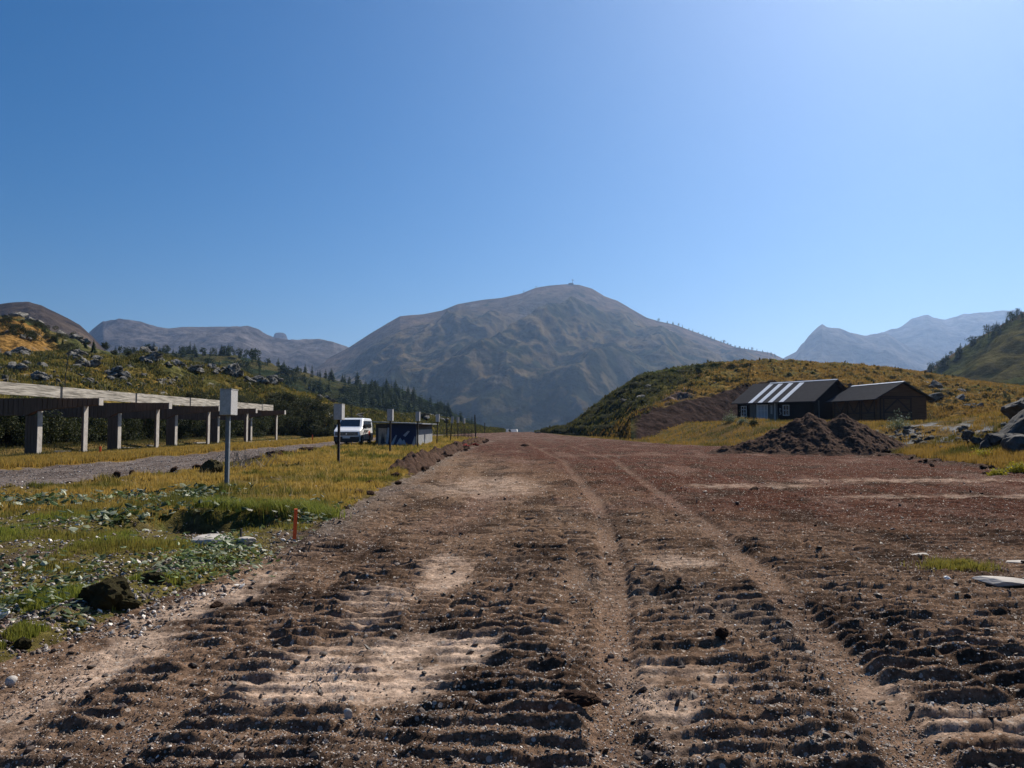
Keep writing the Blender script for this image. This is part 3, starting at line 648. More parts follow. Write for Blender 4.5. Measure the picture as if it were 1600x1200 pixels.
# crest of the forested hill
for px in np.concatenate([rnd.sample(range(180, 300), 26), rnd.sample(range(300, 410), 26), rnd.sample(range(410, 560), 18)]):
    p, _ = on_hill(L3, px, np.interp(px, [180, 300, 360, 400, 430, 470, 500, 560], [553, 553, 555, 563, 573, 583, 590, 600]) + rnd.uniform(0, 5))
    tree_at(p, rnd.uniform(5, 9.5), rnd, "small dark tree on the low hill's crest below the flat-topped mountain", "trees on the low forested hill's crest", .35)
for poly, n, hh in [([(560, 606), (620, 609), (700, 648), (735, 664), (690, 668), (610, 655), (560, 640)], 80, 8), ([(430, 580), (480, 592), (520, 610), (500, 640), (440, 600)], 28, 7), ([(190, 560), (300, 560), (420, 580), (400, 600), (200, 585)], 22, 7)]:
    for p in pixgrid(L3, poly, n, n): tree_at(p, hh, rnd, "dark conifer in the wood on the flank of the low forested hill" if n > 50 else "scattered dark conifer on the grassy flank of the low hill", "conifers on the low forested hill", .12 if n > 50 else .4)
for px in rnd.sample(range(1452, 1598), 42):
    p, _ = on_hill(R2, px, np.interp(px, [1450, 1470, 1500, 1530, 1560, 1600], [579, 568, 549, 528, 512, 489]) + rnd.uniform(0, 9))
    tree_at(p, rnd.uniform(3.5, 7.5), rnd, "dark tree on the ridge of the steep hill at the right edge", "trees on the steep right hill", .45)
for px in [1030, 1043, 1052, 1060, 1066, 1077, 1083, 1092, 1099, 1105, 1111, 1117, 1126, 1131, 1137, 1142, 1149, 1156, 1163, 1170, 1176, 1183, 1191, 1199, 1205, 1211]:
    p, _ = on_hill(M1, px, np.interp(px, [1030, 1055, 1090, 1120, 1150, 1190, 1222], [502, 507, 520, 532, 543, 549, 559]) + 1.5)
    tree_at(p, rnd.uniform(12, 19), rnd, "tiny dark tree on the right-hand skyline of the big round mountain", "trees on the round mountain's skyline", .5)
# the dense wood beyond what one can count
def forest(name, h, poly, n, hh, seed):
    ps = pixgrid(h, poly, n, seed); Vs = []; Fs = []; b = 0; r = random.Random(seed)
    tm = [conifer_crown(40 + i, 1, 6, .28, .4) for i in range(3)]
    for p in ps:
        vs, fs = tm[r.randrange(3)]; s = hh * r.uniform(.5, 1.2); a = r.uniform(0, 6.28); v = np.array(vs); v = np.stack([v[:, 0] * math.cos(a) - v[:, 1] * math.sin(a), v[:, 0] * math.sin(a) + v[:, 1] * math.cos(a), v[:, 2]], 1) * s + p
        Vs.append(v); Fs.append(np.array(fs) + b); b += len(v)
    tag(mesh_np(name, np.concatenate(Vs), np.concatenate(Fs), M["needle"], smooth=False), kind='stuff')
forest("far_wood", L3, [(540, 606), (620, 610), (700, 646), (745, 666), (740, 672), (600, 660), (520, 640)], 650, 6.5, 77)
# conifers standing on the near left slopes
def near_tree(p, h, seed, label, group=None, round_=False):
    t = empty("pine_tree", (p[0], p[1], p[2] - .1))
    if round_:
        leaf_cloud("crown", 2600, lambda r, n: (lambda L, k: L[k, :3] * h + r.normal(size=(n, 3)) * L[k, 3:4] * h * .55)(np.array([(r.normal(0, .16), r.normal(0, .16), r.uniform(.3, .85), r.uniform(.08, .2)) for _ in range(12)]), r.integers(0, 12, n)), h * .028, seed, M["bush"], [(.02, .03, .012), (.04, .055, .02), (.08, .10, .03)], t)
    else:
        vs, fs = conifer_crown(seed, h, 20, .26, .45); MB().add(vs, fs).build("crown", M["needle"], t)
    MB().tube([(0, 0, -.2), (.01 * h, 0, h * .4), (0, 0, h * .8)], [.03 * h, .02 * h, .006 * h], 6).build("trunk", M["bark"], t)
    tag(t, label, "tree", group); return t
for px, py, hpx, rd, lb, hl in [(70, 519, 12, 0, "small dark conifer on the skyline of the green slope at far left", L2), (88, 536, 15, 0, "dark conifer below the skyline rocks on the left green slope", L2), (98, 540, 12, 0, "short dark tree beside the conifer under the left skyline rocks", L2), (133, 549, 18, 0, "dark conifer behind the pale scree of the left slope", L2), (146, 552, 22, 0, "tall dark conifer standing where the left green slope meets the rocky hill", L2), (163, 549, 17, 1, "round dark tree on the shoulder of the left green slope", L2), (178, 558, 12, 1, "low dark tree right of the round one on the left shoulder", L2), (115, 540, 23, 1, "bushy dark tree leaning beside a grey boulder on the left slope", L2), (200, 560, 14, 1, "dark bushy tree left of the outcrop on the rocky hill", L2), (212, 560, 14, 0, "dark conifer just behind the outcrop on the rocky hill", L2)]:
    p, _ = on_hill(hl, px, py); near_tree(p, hpx * p[1] / 1200 * 1.0, int(px), lb, None, bool(rd))
# one on the right hill
p, _ = on_hill(R1, 1092, 588); near_tree(p, 1.9, 5, "lone small dark shrubby conifer on the crest of the orange-grassed hill", None, True)
for px, py, hp in [(1160, 574, 1)]: pass
# shrubs behind the roofed range
BUSHC = [(.022, .030, .012), (.045, .055, .018), (.13, .12, .035)]
def shrub_proto(seed, n=5200):
    t = empty("shrub", (0, 0, 0))
    def shp(r, k):
        L = np.array([(r.normal(0, .45), r.normal(0, .45), r.uniform(.15, .8), r.uniform(.16, .34)) for _ in range(14)]); i = r.integers(0, 14, k)
        d = r.normal(size=(k, 3)); d /= np.linalg.norm(d, axis=1)[:, None]; d *= r.uniform(.55, 1.1, k)[:, None] * L[i, 3:4]
        q = L[i, :3] + d; q[:, 2] = np.abs(q[:, 2]); return q
    leaf_cloud("foliage", n, shp, .028, seed, M["bush"], BUSHC, t)
    m = MB()
    r = random.Random(seed)
    for k in range(6):
        a = r.uniform(0, 6.28); m.tube([(0, 0, -.05), (.2 * math.cos(a), .2 * math.sin(a), .35), (.4 * math.cos(a), .4 * math.sin(a), .7)], [.025, .018, .008], 5)
    m.build("stem", M["bark"], t); return t
SHR = [shrub_proto(s) for s in (1, 2, 3)]; su = set()
def shrub(p, s, hz_, label, group):
    k = rnd.randrange(3); t = SHR[k] if k not in su else copy_tree(SHR[k]); su.add(k)
    t.location = p; t.scale = (s, s, hz_); t.rotation_euler = (0, 0, rnd.uniform(0, 6.28)); tag(t, label, "shrub", group)
for i, px in enumerate(np.linspace(-60, 400, 30)):
    Y = np.interp(px, [-60, 0, 100, 200, 300, 400], [46, 50, 58, 69, 82, 96]) + rnd.uniform(-1, 1.5); q = P(px, 680, Y)
    shrub((q[0], Y, float(H(q[0], Y, False)) - .2), rnd.uniform(2.3, 3.0), rnd.uniform(2.5, 3.2), "dark leafy shrub in the hedge behind the roofed timber range", "shrubs in the hedge behind the range")
for i, (px, py, s) in enumerate([(395, 676, 2.6), (415, 668, 3.0), (437, 680, 2.6), (440, 655, 3.2), (458, 672, 3.0), (470, 648, 3.4), (480, 665, 3.2), (492, 680, 2.6), (500, 650, 3.0), (508, 668, 2.8), (385, 655, 3), (410, 645, 3.0), (455, 632, 2.8), (430, 635, 3.0), (512, 682, 2.2), (360, 640, 2.8), (490, 636, 2.2), (340, 632, 2.4), (300, 628, 2.4)]):
    p, _ = on_hill(L1, px, py); shrub((p[0], p[1], p[2] - .4), s, s * .85, "dark brown-green shrub massed on the slope between the range and the van", "shrubs on the slope left of the van")
for i, (px, py, s) in enumerate([(60, 512, 3), (20, 520, 4), (48, 530, 4), (80, 533, 3.5), (110, 558, 3.5), (125, 556, 3), (150, 566, 3.5), (10, 506, 3), (190, 575, 3), (100, 547, 3.2), (165, 570, 3.4)]):
    p, _ = on_hill(L2, px, py); shrub((p[0], p[1], p[2] - .3), s, s * .7, "low dark shrub patch on the green slope at the far left", "shrubs on the left green slope")
for px, py, s in [(885, 672, 1.6), (912, 668, 2), (940, 640, 2.4), (960, 650, 2.4), (925, 655, 2.0), (980, 612, 2.2), (1000, 600, 2), (1040, 584, 2), (1022, 590, 2), (1075, 581, 1.8), (990, 632, 2), (960, 628, 2), (1010, 612, 2), (1110, 577, 1.5), (950, 668, 2), (900, 678, 1.2)]:
    p, _ = on_hill(R1, px, py); shrub((p[0], p[1], p[2] - .3), s, s * .4, "low dark green shrub hugging the shaded left flank of the orange-grassed hill", "shrubs on the right hill's shaded flank")

# ------------------------------------------------------------------ boulders and outcrops
RK = [rock_mesh(i, 3, .7, 12, .2) for i in range(7)]; RKb = [rock_mesh(20 + i, 4, .8, 16, .34) for i in range(5)]
def boulder(p, s, label, group=None, big=False, sink=.25, flat=1, rz=None, name="boulder", m="boulder"):
    me = rnd.choice(RKb if big else RK)
    if big:
        s *= .68
        for k in range(3):
            a = rnd.uniform(0, 6.28); boulder((p[0] + s * 1.1 * math.cos(a), p[1] - abs(s * .6 * math.sin(a)), p[2] - .12 * s), s * rnd.uniform(.28, .6), 'grey weathered boulder broken off beside a larger hillside outcrop', 'broken boulders beside outcrops', False, .25, .8)
    return tag(obj_me(name, me, M[m], (p[0], p[1], p[2] + s * flat * (.5 - sink) * .5), (rnd.uniform(-.4, .4), rnd.uniform(-.4, .4), rnd.uniform(0, 6.28) if rz is None else rz), (s * rnd.uniform(.7, 1.3), s * rnd.uniform(.7, 1.1), s * flat * rnd.uniform(.7, 1.1))), label, "rock", group)
for cx, cy, sx, sy, n, smin, smax in [(25, 552, 28, 5, 14, .3, .9), (33, 576, 18, 6, 14, .3, 1.0), (68, 572, 12, 5, 8, .3, .9), (120, 558, 14, 6, 16, .4, 1.3), (125, 571, 14, 5, 16, .3, .9), (146, 565, 8, 6, 10, .4, 1.1), (180, 588, 16, 8, 22, .3, 1.0), (62, 592, 18, 4, 14, .3, .9), (135, 597, 14, 3, 10, .3, .7), (10, 592, 9, 3, 6, .3, .7), (232, 552, 12, 4, 14, .4, 1.3), (240, 563, 18, 5, 18, .4, 1.2), (272, 572, 14, 6, 14, .5, 1.5), (300, 575, 8, 5, 10, .4, 1.3), (345, 580, 16, 4, 12, .4, 1.2), (368, 588, 8, 6, 8, .5, 1.4), (402, 598, 16, 5, 22, .4, 1.3), (425, 598, 6, 5, 6, .5, 1.2), (510, 622, 12, 4, 14, .3, 1.1), (205, 598, 25, 8, 14, .3, .6), (260, 595, 40, 8, 14, .3, .6), (90, 585, 50, 14, 20, .2, .5), (300, 598, 40, 8, 10, .25, .6)]:
    if False: continue
    for k in range(int(n * .62)):
        x = rnd.gauss(cx, sx * .5); y = rnd.gauss(cy, sy * .5)
        p, d = on_hill(L1, x, y)
        if d > 60: continue
        s = smin + (smax - smin) * rnd.random() ** 2
        boulder(p, s, "grey weathered boulder among the scattered rocks on the left hillside", "boulders on the left hillside")
for px, py, s, lb in [(118, 556, 2.4, "large dark-topped outcrop above the pale scree left of the hillside's middle"), (228, 548, 2.2, "pointed grey outcrop on the skyline of the rocky hill"), (28, 552, 2.6, "broad dark outcrop on the left hillside near the picture's edge"), (274, 570, 2.6, "dark sloping rock face right of the pointed outcrop"), (300, 578, 2.0, "pale slanting slab right of the dark sloping rock"), (365, 582, 2.6, "rounded grey crag on the skyline above the range's far half"), (402, 597, 3.0, "bright jagged outcrop at the right end of the rocky hill"), (425, 592, 2.2, "rounded boulder just right of the bright jagged outcrop"), (180, 585, 2.4, "pale blocky outcrop in the middle of the hillside above the beam"), (62, 590, 1.9, "low pale outcrop just above the beam at left"), (513, 622, 2.0, "pale rock above the shrubs left of the van"), (232, 563, 2.2, "wide layered outcrop under the pointed one"), (330, 577, 2.0, "long low grey outcrop left of the rounded crag"), (135, 598, 1.6, "small dark-mouthed rock just above the beam")]:
    p, _ = on_hill(L1, px, py); boulder(p, s, lb, None, True, .3, .75, name="rock_outcrop")
for px, py, s, lb in [(30, 496, 3.4, "dark crag on the skyline at far left"), (50, 503, 3.2, "reddish crag on the skyline of the left green slope"), (118, 533, 4.2, "big rounded grey boulder high on the left slope beside the bushy tree"), (95, 521, 3, "pale rock band on the left slope's skyline"), (35, 528, 2, "small pale rock in the green of the left slope"), (12, 497, 2.4, "small pale skyline rock at the left edge")]:
    p, _ = on_hill(L2, px, py); boulder(p, s, lb, None, True, .3, .8, name="rock_outcrop")
for px, py, s, lb in [(655, 652, 2.6, "long layered rock arch behind the painted hut"), (625, 650, 2.2, "grey overhanging rock left of the arch behind the hut"), (690, 655, 2.0, "pale rock shelf right of the arch behind the hut"), (560, 650, 1.8, "dark low rock behind the van's roof"), (672, 651, 2.4, "pale flat rock on top of the ledge behind the hut")]:
    p, _ = on_hill(L1, px, py); boulder(p, s, lb, None, True, .2, .45, name="rock_outcrop")
for px, py, s, lb in [(1440, 600, 1.9, "dark rounded boulder on the hill right behind the brown shed"), (1460, 603, 2.3, "large dark boulder right of the rounded one behind the shed"), (1478, 612, 1.6, "grey flat boulder below the large dark ones"), (1500, 613, 1.3, "small grey boulder right of the flat one on the hill"), (1517, 636, 1.9, "lone rounded grey boulder on the grass right of the shed"), (1500, 623, .9, "pale low rock above the lone rounded boulder"), (1535, 618, .9, "small dark rock on the hill near the right edge"), (1530, 636, 1.0, "small rock touching the lone rounded boulder"), (1010, 607, 1.1, "pale rock on the shaded flank of the right hill"), (1000, 622, .9, "grey rock below the pale one on the shaded flank"), (1118, 600, .8, "small pale rock in the orange grass of the right hill"), (975, 628, .8, "small grey rock low on the shaded flank"), (1460, 625, 1.4, "dark rock at the shed's right eave")]:
    p, _ = on_hill(R1, px, py); boulder(p, s, lb, None, s > 1.5, .25, .65)
def gp(x, y, dz=0): return (x, y, float(H(x, y)) + dz)
def gpx(px, py, dz=0):
    """where the sight line through a photo pixel meets the plateau"""
    i = None; d = np.array(P(px, py, 1.0)) - np.array([0, 0, CAMH]); Ys = np.geomspace(2.5, 220, 700); X = d[0] * Ys; Z = CAMH + d[2] * Ys
    h = H(X, Ys, False); i = np.argmax(Z < h) if (Z < h).any() else int(np.argmin(np.abs(Ys - 82)))
    return gp(float(X[i]), float(Ys[i]), dz)
# leaning slab and scree by the right edge
def slab(name, c, size, rot, label, m="rock", seed=3):
    me = rock_mesh(seed, 4, 1, 16, .10); return tag(obj_me(name, me, M[m], c, rot, size), label, "rock")
c = P(1590, 662, 37); me = rock_mesh(3, 4, 1, 22, .32); tag(obj_me("rock_slab", me, M["rock"], c, (R(5), R(-40), R(12)), (1.9, 1.0, .50)), "big dark slab leaning up to the right at the picture's right edge", "rock")
for px, py, Y, sz, lb in [(1556, 686, 35, .62, "dark block at the foot of the leaning slab"), (1578, 690, 34, .55, "jagged dark rock tucked under the leaning slab"), (1600, 702, 32, .8, "low dark rock under the leaning slab at the right edge"), (1540, 694, 35, .38, "small dark block left of the leaning slab's foot"), (1598, 640, 40, .9, "dark rock behind the top of the leaning slab"), (1524, 690, 37, .34, "grey block in the scree left of the leaning slab"), (1510, 680, 40, .4, "grey block at the upper end of the scree")]:
    c = P(px, py, Y); tag(obj_me("rock", rock_mesh(int(px), 3, .8, 14, .3), M["rock"], c, (rnd.uniform(-.3, .3), rnd.uniform(-.3, .3), rnd.uniform(0, 6)), (sz * 1.2, sz, sz * .9)), lb, "rock")
c = gpx(1592, 737); tag(obj_me("rock", rock_mesh(6, 4, 1, 16, .2), M["boulder"], (c[0], c[1], c[2] + .06), (0, R(3), R(15)), (.5, .4, .16)), "pale flat-topped stone among yellow flowers at the right edge", "rock")
for i in range(110):
    px = rnd.gauss(1470, 48) if i % 4 else rnd.gauss(1400, 14); py = 683 + (px - 1470) * -.02 + rnd.gauss(0, 9)
    if py > 703: continue
    boulder(gpx(px, py), rnd.uniform(.10, .34) * (1.3 if px > 1500 else 1), "angular grey stone in the scree right of the brown shed", "scree stones below the leaning slab", flat=.7, name="stone")

# ------------------------------------------------------------------ the roofless timber range on the left
rg = empty("timber_range", (-26.0, 43, 0)); tag(rg, "long weathered timber beam structure on paired posts along the left track", "shelter")
def part(mb, name, m, parent, bevel=0):
    o = mb.build(name, M[m], None, bevel); o.parent = parent; o.matrix_parent_inverse = parent.matrix_basis.inverted(); return o
fy = [30, 43.6, 52.3, 61.1, 69.9, 78.7, 82.5]
for a, b in zip(fy[:-1], fy[1:]):
    part(MB().box(-25.72, -25.6, a + .12, b - .12, 3.17 + rnd.uniform(-.02, .02), 3.80 + rnd.uniform(-.02, .02)), "fascia_beam", "grayw", rg)
    if a > 31: part(MB().box(-25.70, -25.62, a - .119, a + .119, 3.12, 3.78), "joint_bracket", "black", rg)
for i in range(5):
    y = 43.1 + 8.8 * i; g = float(H(-26, y, False)) - .15
    m = MB().prism([(-37, 3.14), (-23.2, 3.14), (-23.2, 2.76), (-26.6, 2.46), (-27.3, 2.16), (-37, 2.16)], 'y', y + .002, y + .40)
    for k in range(34):
        x = -36.9 + k * .28
        if x + .24 < -26.65: m.box(x, x + .24, y - .03 - .012 * (k % 2), y + .001, 2.15 + .02 * (k % 3), 3.13)
    for k in range(12):
        x = -26.58 + k * .28; zb = np.interp(x + .13, [-26.6, -23.2], [2.46, 2.76]) + .01
        m.box(x, min(x + .24, -23.21), y - .03 - .012 * (k % 2), y + .001, zb, 3.13)
    part(m, "cross_beam", "board", rg)
    part(MB().box(-23.198, -23.16, y - .02, y + .42, 2.74, 3.16), "beam_sunlit_end", "conc", rg)  # sunlight on the beam end, put in as a paler face
    m = MB().box(-27.3, -26.62, y + .041, y + .46, g, 2.16)
    for k in range(4): m.box(-27.29 + k * .17, -27.15 + k * .17, y + .01, y + .04, g, 2.15)
    part(m, "column", "board", rg)
    part(MB().box(-26.618, -26.59, y + .02, y + .46, g, 2.42), "column_sunlit_side", "conc", rg)  # sun-facing side of the column, its light painted as a pale layer
    part(MB().box(-24.14, -24.03, y + .03, y + .42, g, 2.70), "post", "board", rg)
    part(MB().box(-24.028, -24.0, y + .02, y + .43, g, 2.71), "post_sunlit_side", "conc", rg)  # pale layer paints the sunlit side of the slender post
# thin antenna rod above the beam
tag(MB().tube([(-25.9, 44.4, 3.2), (-25.85, 44.4, 4.6), (-25.7, 44.4, 5.9)], .022, 5).build("antenna_rod", M["black"]), "thin dark rod standing above the long weathered beam", "rod")
# pale planks and kerb pieces on the ground
def plank(px0, px1, py, label, w_=.3, h_=.10, name="plank", tilt=0):
    a = Vector(gpx(px0, py)); b = Vector(gpx(px1, py - tilt)); a.z += .04 + h_ / 2; b.z = a.z + (b.z - a.z) * .3
    tag(MB().bar(a, b, w_, h_).build(name, M["conc"]), label, "plank" if name == "plank" else "kerb")
plank(86, 110, 708.5, "pale plank on the grass between the first column and the first slender post")
plank(184, 221, 702, "long pale plank on the grass beside the second column")
plank(231, 237, 699, "short pale plank just left of the second slender post")
plank(305, 320, 694, "pale plank on the grass left of the third slender post")
plank(123, 140, 706.5, "short pale plank at the foot of the first slender post", .2, .06)
kerbs = [(-40, 12, 727, 8), (60, 100, 716.5, 2.0), (84, 145, 713.0, 2.6), (150, 200, 709, 2.6), (206, 262, 705.2, 2.6), (270, 330, 701, 2.8), (335, 380, 697, 2), (388, 450, 693.5, 2.2), (452, 506, 691, 1.8)]
for k, (a, b, y, t) in enumerate(kerbs):
    p0 = gp(-22.3, 1200 * 22.3 / (800 - a)); p1 = gp(-22.3, 1200 * 22.3 / (800 - b))
    tag(MB().bar((p0[0], p0[1], p0[2] + .07), (p1[0], p1[1], p1[2] + .07), .18, .14).build("kerb_strip", M["conc"], bevel=.01), "pale low kerb length at the edge of the dry grass left of the gravel track", "kerb", "kerb lengths along the range")

# ------------------------------------------------------------------ white boxes on posts down the verge
bx = [(357, 18.6, 0, "nearest box post, tall metal post with a white box, in the dry grass", 0), (530, 30.0, -2, "box post standing in front of the parked white van", 0), (610, 40.8, 1, "box post in front of the painted hut's dark left half", 0), (653, 50.5, 0, "box post at the right corner of the painted hut", 0),
      (683, 61.5, 1, "box post just right of the painted hut's roof end", 2), (703.5, 72, 3, "box post leaning to the right, between the hut and the wire fence", 9), (715.5, 82, 0, "upright box post second from the far end of the row", 0), (725.5, 92, -2, "farthest and smallest box post of the row", -2)]
for i, (px, Y, ry, lb, tilt) in enumerate(bx):
    x = (px - 800) / 1200 * Y; t = empty("box_post", gp(x, Y), R(-6 + ry)); t.rotation_euler = (R(-.5), R(tilt * .6), R(1 + ry))
    tag(t, lb, "box post", "white boxes on posts along the verge")
    s = [.34, .40, .36, .33, .34, .3, .3, .3][i] / 2
    MB().box(-.045, .045, -.035, .035, -.25, 1.80).box(-.045, -.036, -.060, -.0351, -.25, 1.79).box(.036, .045, -.060, -.0351, -.25, 1.79).build("post", M["galv"] if i in (0,) else M["wood"], t)
    MB().box(-s * .8, s * .8, -.24, .24, 1.76, 2.37).build("box", M["boxw"], t, bevel=.012)
    MB().box(-s * .8 - .008, s * .8 + .008, -.248, .248, 2.372, 2.388).build("box_lid", M["boxw"], t)
def pole(px, Y, h, label, rad=.06, tilt=0, base=None):
    x = (px - 800) / 1200 * Y; z = float(H(x, Y)) if base is None else base
    tag(MB().tube([(x, Y, z - .3), (x + tilt, Y, z + h * .5), (x + 2 * tilt, Y, z + h)], [rad, rad * .95, rad * .85], 7).build("fence_pole", M["wood"]), label, "pole")
pole(698, 95, 2.7, "dark wooden pole behind the leaning box post"); pole(743.5, 92, 2.9, "tall dark pole at the right end of the wire fence", .08, -.06)
pole(549, 110, 4.2, "thin pole above the van's roof on the rocky slope", .06, 0, .3); pole(757.5, 165, 2.2, "small far pole where the dirt meets the mountain", .1)
wf = empty("wire_fence", gp(-5.9, 88)); tag(wf, "low wire mesh fence among the far box posts", "fence")
m = MB(); ff = [(-7.6 + .36 * k, 86 + .6 * k) for k in range(9)]
for (x, y) in ff: part(MB().bar(gp(x, y, -.2), gp(x, y, 1.15), .06, .06), "post", "wood", wf)
for z in (.35, .6, .85, 1.1):
    for (a, b) in zip(ff[:-1], ff[1:]): m.bar(gp(*a, z), gp(*b, z), .03, .03)
for k in range(33):
    q = k / 32 * 8; i = min(7, int(q)); f = q - i; x = ff[i][0] * (1 - f) + ff[i + 1][0] * f; y = ff[i][1] * (1 - f) + ff[i + 1][1] * f
    m.bar(gp(x, y, .1), gp(x, y, 1.1), .02, .02)
part(m, "wire_mesh", "wood", wf)

# ------------------------------------------------------------------ white van
van = empty("white_van", (-11.72, 54.5, float(H(-11.7, 56)) + .02)); tag(van, "white panel van with dark grille parked facing the camera beside the painted hut", "van")
def taper(x, z, y=0):
    k = 1 - .17 * max(0, z - 1.15) - .05 * max(0, .5 - z); k *= 1 - .10 * max(0, 1 - y / .5) ** 2; return x * k
prof = [(0.10, .26), (0.0, .42), (-.02, .80), (.05, .98), (.22, 1.08), (.62, 1.20), (.88, 1.32), (1.52, 1.84), (1.70, 1.93), (2.2, 1.96), (4.8, 1.94), (4.98, 1.84), (5.06, 1.2), (5.06, .40), (5.0, .28)]
xs_ = [-.975, -.93, -.8, 0, .8, .93, .975]; vs = []
for i, x in enumerate(xs_):
    for (y, z) in prof:
        ins = [.05, .015, 0, 0, 0, .015, .05][i]; cy, cz = 2.5, 1.0
        yy = y + (ins if y < 2.5 else -ins); zz = z - (ins if z > 1 else -ins * .5); vs.append((taper(x, zz, y), yy, zz))
n = len(prof); fs = [(i * n + j, i * n + (j + 1) % n, (i + 1) * n + (j + 1) % n, (i + 1) * n + j) for i in range(6) for j in range(n)] + [tuple(range(n)), tuple(range(6 * n, 7 * n))[::-1]]
body = MB().add(vs, fs).build("body", M["white"], van, smooth=False)
def quadpanel(pts, name, m, parent=None, th=.012):
    a = [Vector(p) for p in pts]; nrm = (a[1] - a[0]).cross(a[-1] - a[0]).normalized(); k = len(a)
    v2 = [p + nrm * th for p in a]; mb = MB().add(a + v2, [tuple(range(k))[::-1], tuple(range(k, 2 * k))] + [(i, (i + 1) % k, (i + 1) % k + k, i + k) for i in range(k)])
    return mb.build(name, M[m], parent or van)
def wsy(z): return .88 + (z - 1.32) / .52 * .64
quadpanel([(taper(-.86, 1.35), wsy(1.35) - .005, 1.35), (taper(.86, 1.35), wsy(1.35) - .005, 1.35), (taper(.84, 1.83), wsy(1.83) - .005, 1.83), (taper(-.84, 1.83), wsy(1.83) - .005, 1.83)], "windscreen", "glass")
fg = MB().box(-.80, .80, -.045, .0, .70, .96).build("grille", M["black"], van, bevel=.01)
MB().box(-.78, .78, -.052, -.0455, .90, .915).box(-.78, .78, -.052, -.0455, .83, .84).box(-.78, .78, -.052, -.0455, .76, .77).build("grille_bar", M["chrome"], fg)
MB().prism([(0, .90), (.055, .82), (0, .74), (-.055, .82)], 'y', -.07, -.053).build("emblem", M["chrome"], fg)
for s in (-1, 1):
    MB().add([(s * .52, -.05, .93), (s * .90, .10, 1.0), (s * .93, .12, .80), (s * .60, -.045, .72), (s * .52, -.02, .93), (s * .90, .14, 1.0), (s * .93, .16, .80), (s * .60, -.015, .72)], [(0, 1, 2, 3), (7, 6, 5, 4), (0, 4, 5, 1), (1, 5, 6, 2), (2, 6, 7, 3), (3, 7, 4, 0)]).build("headlight", M["lamp"], van)
    X = lambda z, y=3: s * (abs(taper(.975, z, y)) + .003)
    quadpanel([(X(1.26), 1.18, 1.26), (X(1.26), 1.95, 1.28), (X(1.72), 1.95, 1.74), (X(1.72), 1.62, 1.74)][::-s], "side_window", "glass")
    quadpanel([(X(1.28), 2.08, 1.28), (X(1.28), 3.15, 1.28), (X(1.72), 3.15, 1.74), (X(1.72), 2.08, 1.74)][::-s], "side_window", "glass")
    quadpanel([(X(1.28), 3.3, 1.28), (X(1.28), 4.5, 1.28), (X(1.72), 4.45, 1.74), (X(1.72), 3.3, 1.74)][::-s], "side_window", "glass")
    mr = MB().box(min(s * .98, s * 1.14), max(s * .98, s * 1.14), 1.10, 1.22, 1.20, 1.48).box(min(s * .90, s * .99), max(s * .90, s * .99), 1.15, 1.20, 1.30, 1.36).build("wing_mirror", M["black"], van, bevel=.02)
    MB().box(s * .972 if s > 0 else -.984, .984 if s > 0 else -.972, 2.02, 2.03, .45, 1.72).build("door_seam", M["black"], van)
    for y in (.92, 4.0):
        w_ = MB().tube([(s * .76, y, .33), (s * .965, y, .33)], .33, 20).build("wheel", M["tyre"], van)
        MB().tube([(s * .96, y, .33), (s * .975, y, .33)], .21, 14).build("rim", M["rim"], w_)
        MB().prism([(y + .41 * math.cos(t), .33 + .41 * math.sin(t)) for t in np.linspace(0, math.pi, 12)], 'x', s * .945, s * .968).build("wheel_arch", M["black"], van)
    MB().box(min(s * .955, s * .985), max(s * .955, s * .985), 1.35, 3.6, .28, .40).build("sill_strip", M["black"], van)
MB().box(-.90, .90, -.05, .04, .30, .62).box(-.84, .84, -.03, .06, .22, .30).build("bumper", M["black"], van, bevel=.02)
MB().box(-.26, .26, -.062, -.051, .50, .61).build("number_plate", M["wtrim"], van)
# livery on the side facing the verge: dark script-like marks and an orange-red patch
m = MB(); X_ = .982
for (y, z, l, a) in [(1.55, 1.0, .18, 70), (1.66, 1.0, .2, -60), (1.8, .98, .16, 80), (1.92, 1.02, .2, 10), (2.15, 1.0, .2, 75), (2.28, 1.0, .16, -20), (2.45, .98, .2, 60), (2.6, 1.0, .18, -70), (2.8, 1.02, .22, 15), (3.0, .99, .2, 70)]:
    m.bar((X_ * .992, y - l / 2 * math.cos(R(a)), z - l / 2 * math.sin(R(a))), (X_ * .992, y + l / 2 * math.cos(R(a)), z + l / 2 * math.sin(R(a))), .03, .03, (1, 0, 0))
m.build("side_lettering", M["black"], van)
m = MB()
for (y, z, r_) in [(3.55, .85, .22), (3.8, .78, .16), (3.4, .72, .13)]:
    m.prism([(y + r_ * math.cos(t) * (1.2 if k % 2 else .7), z + r_ * math.sin(t) * (1 if k % 2 else .6)) for k, t in enumerate(np.linspace(0, 6.283, 9)[:-1])], 'x', .974 + r_ * .01, .979 + r_ * .02)
m.build("side_decal", M["orange"], van)

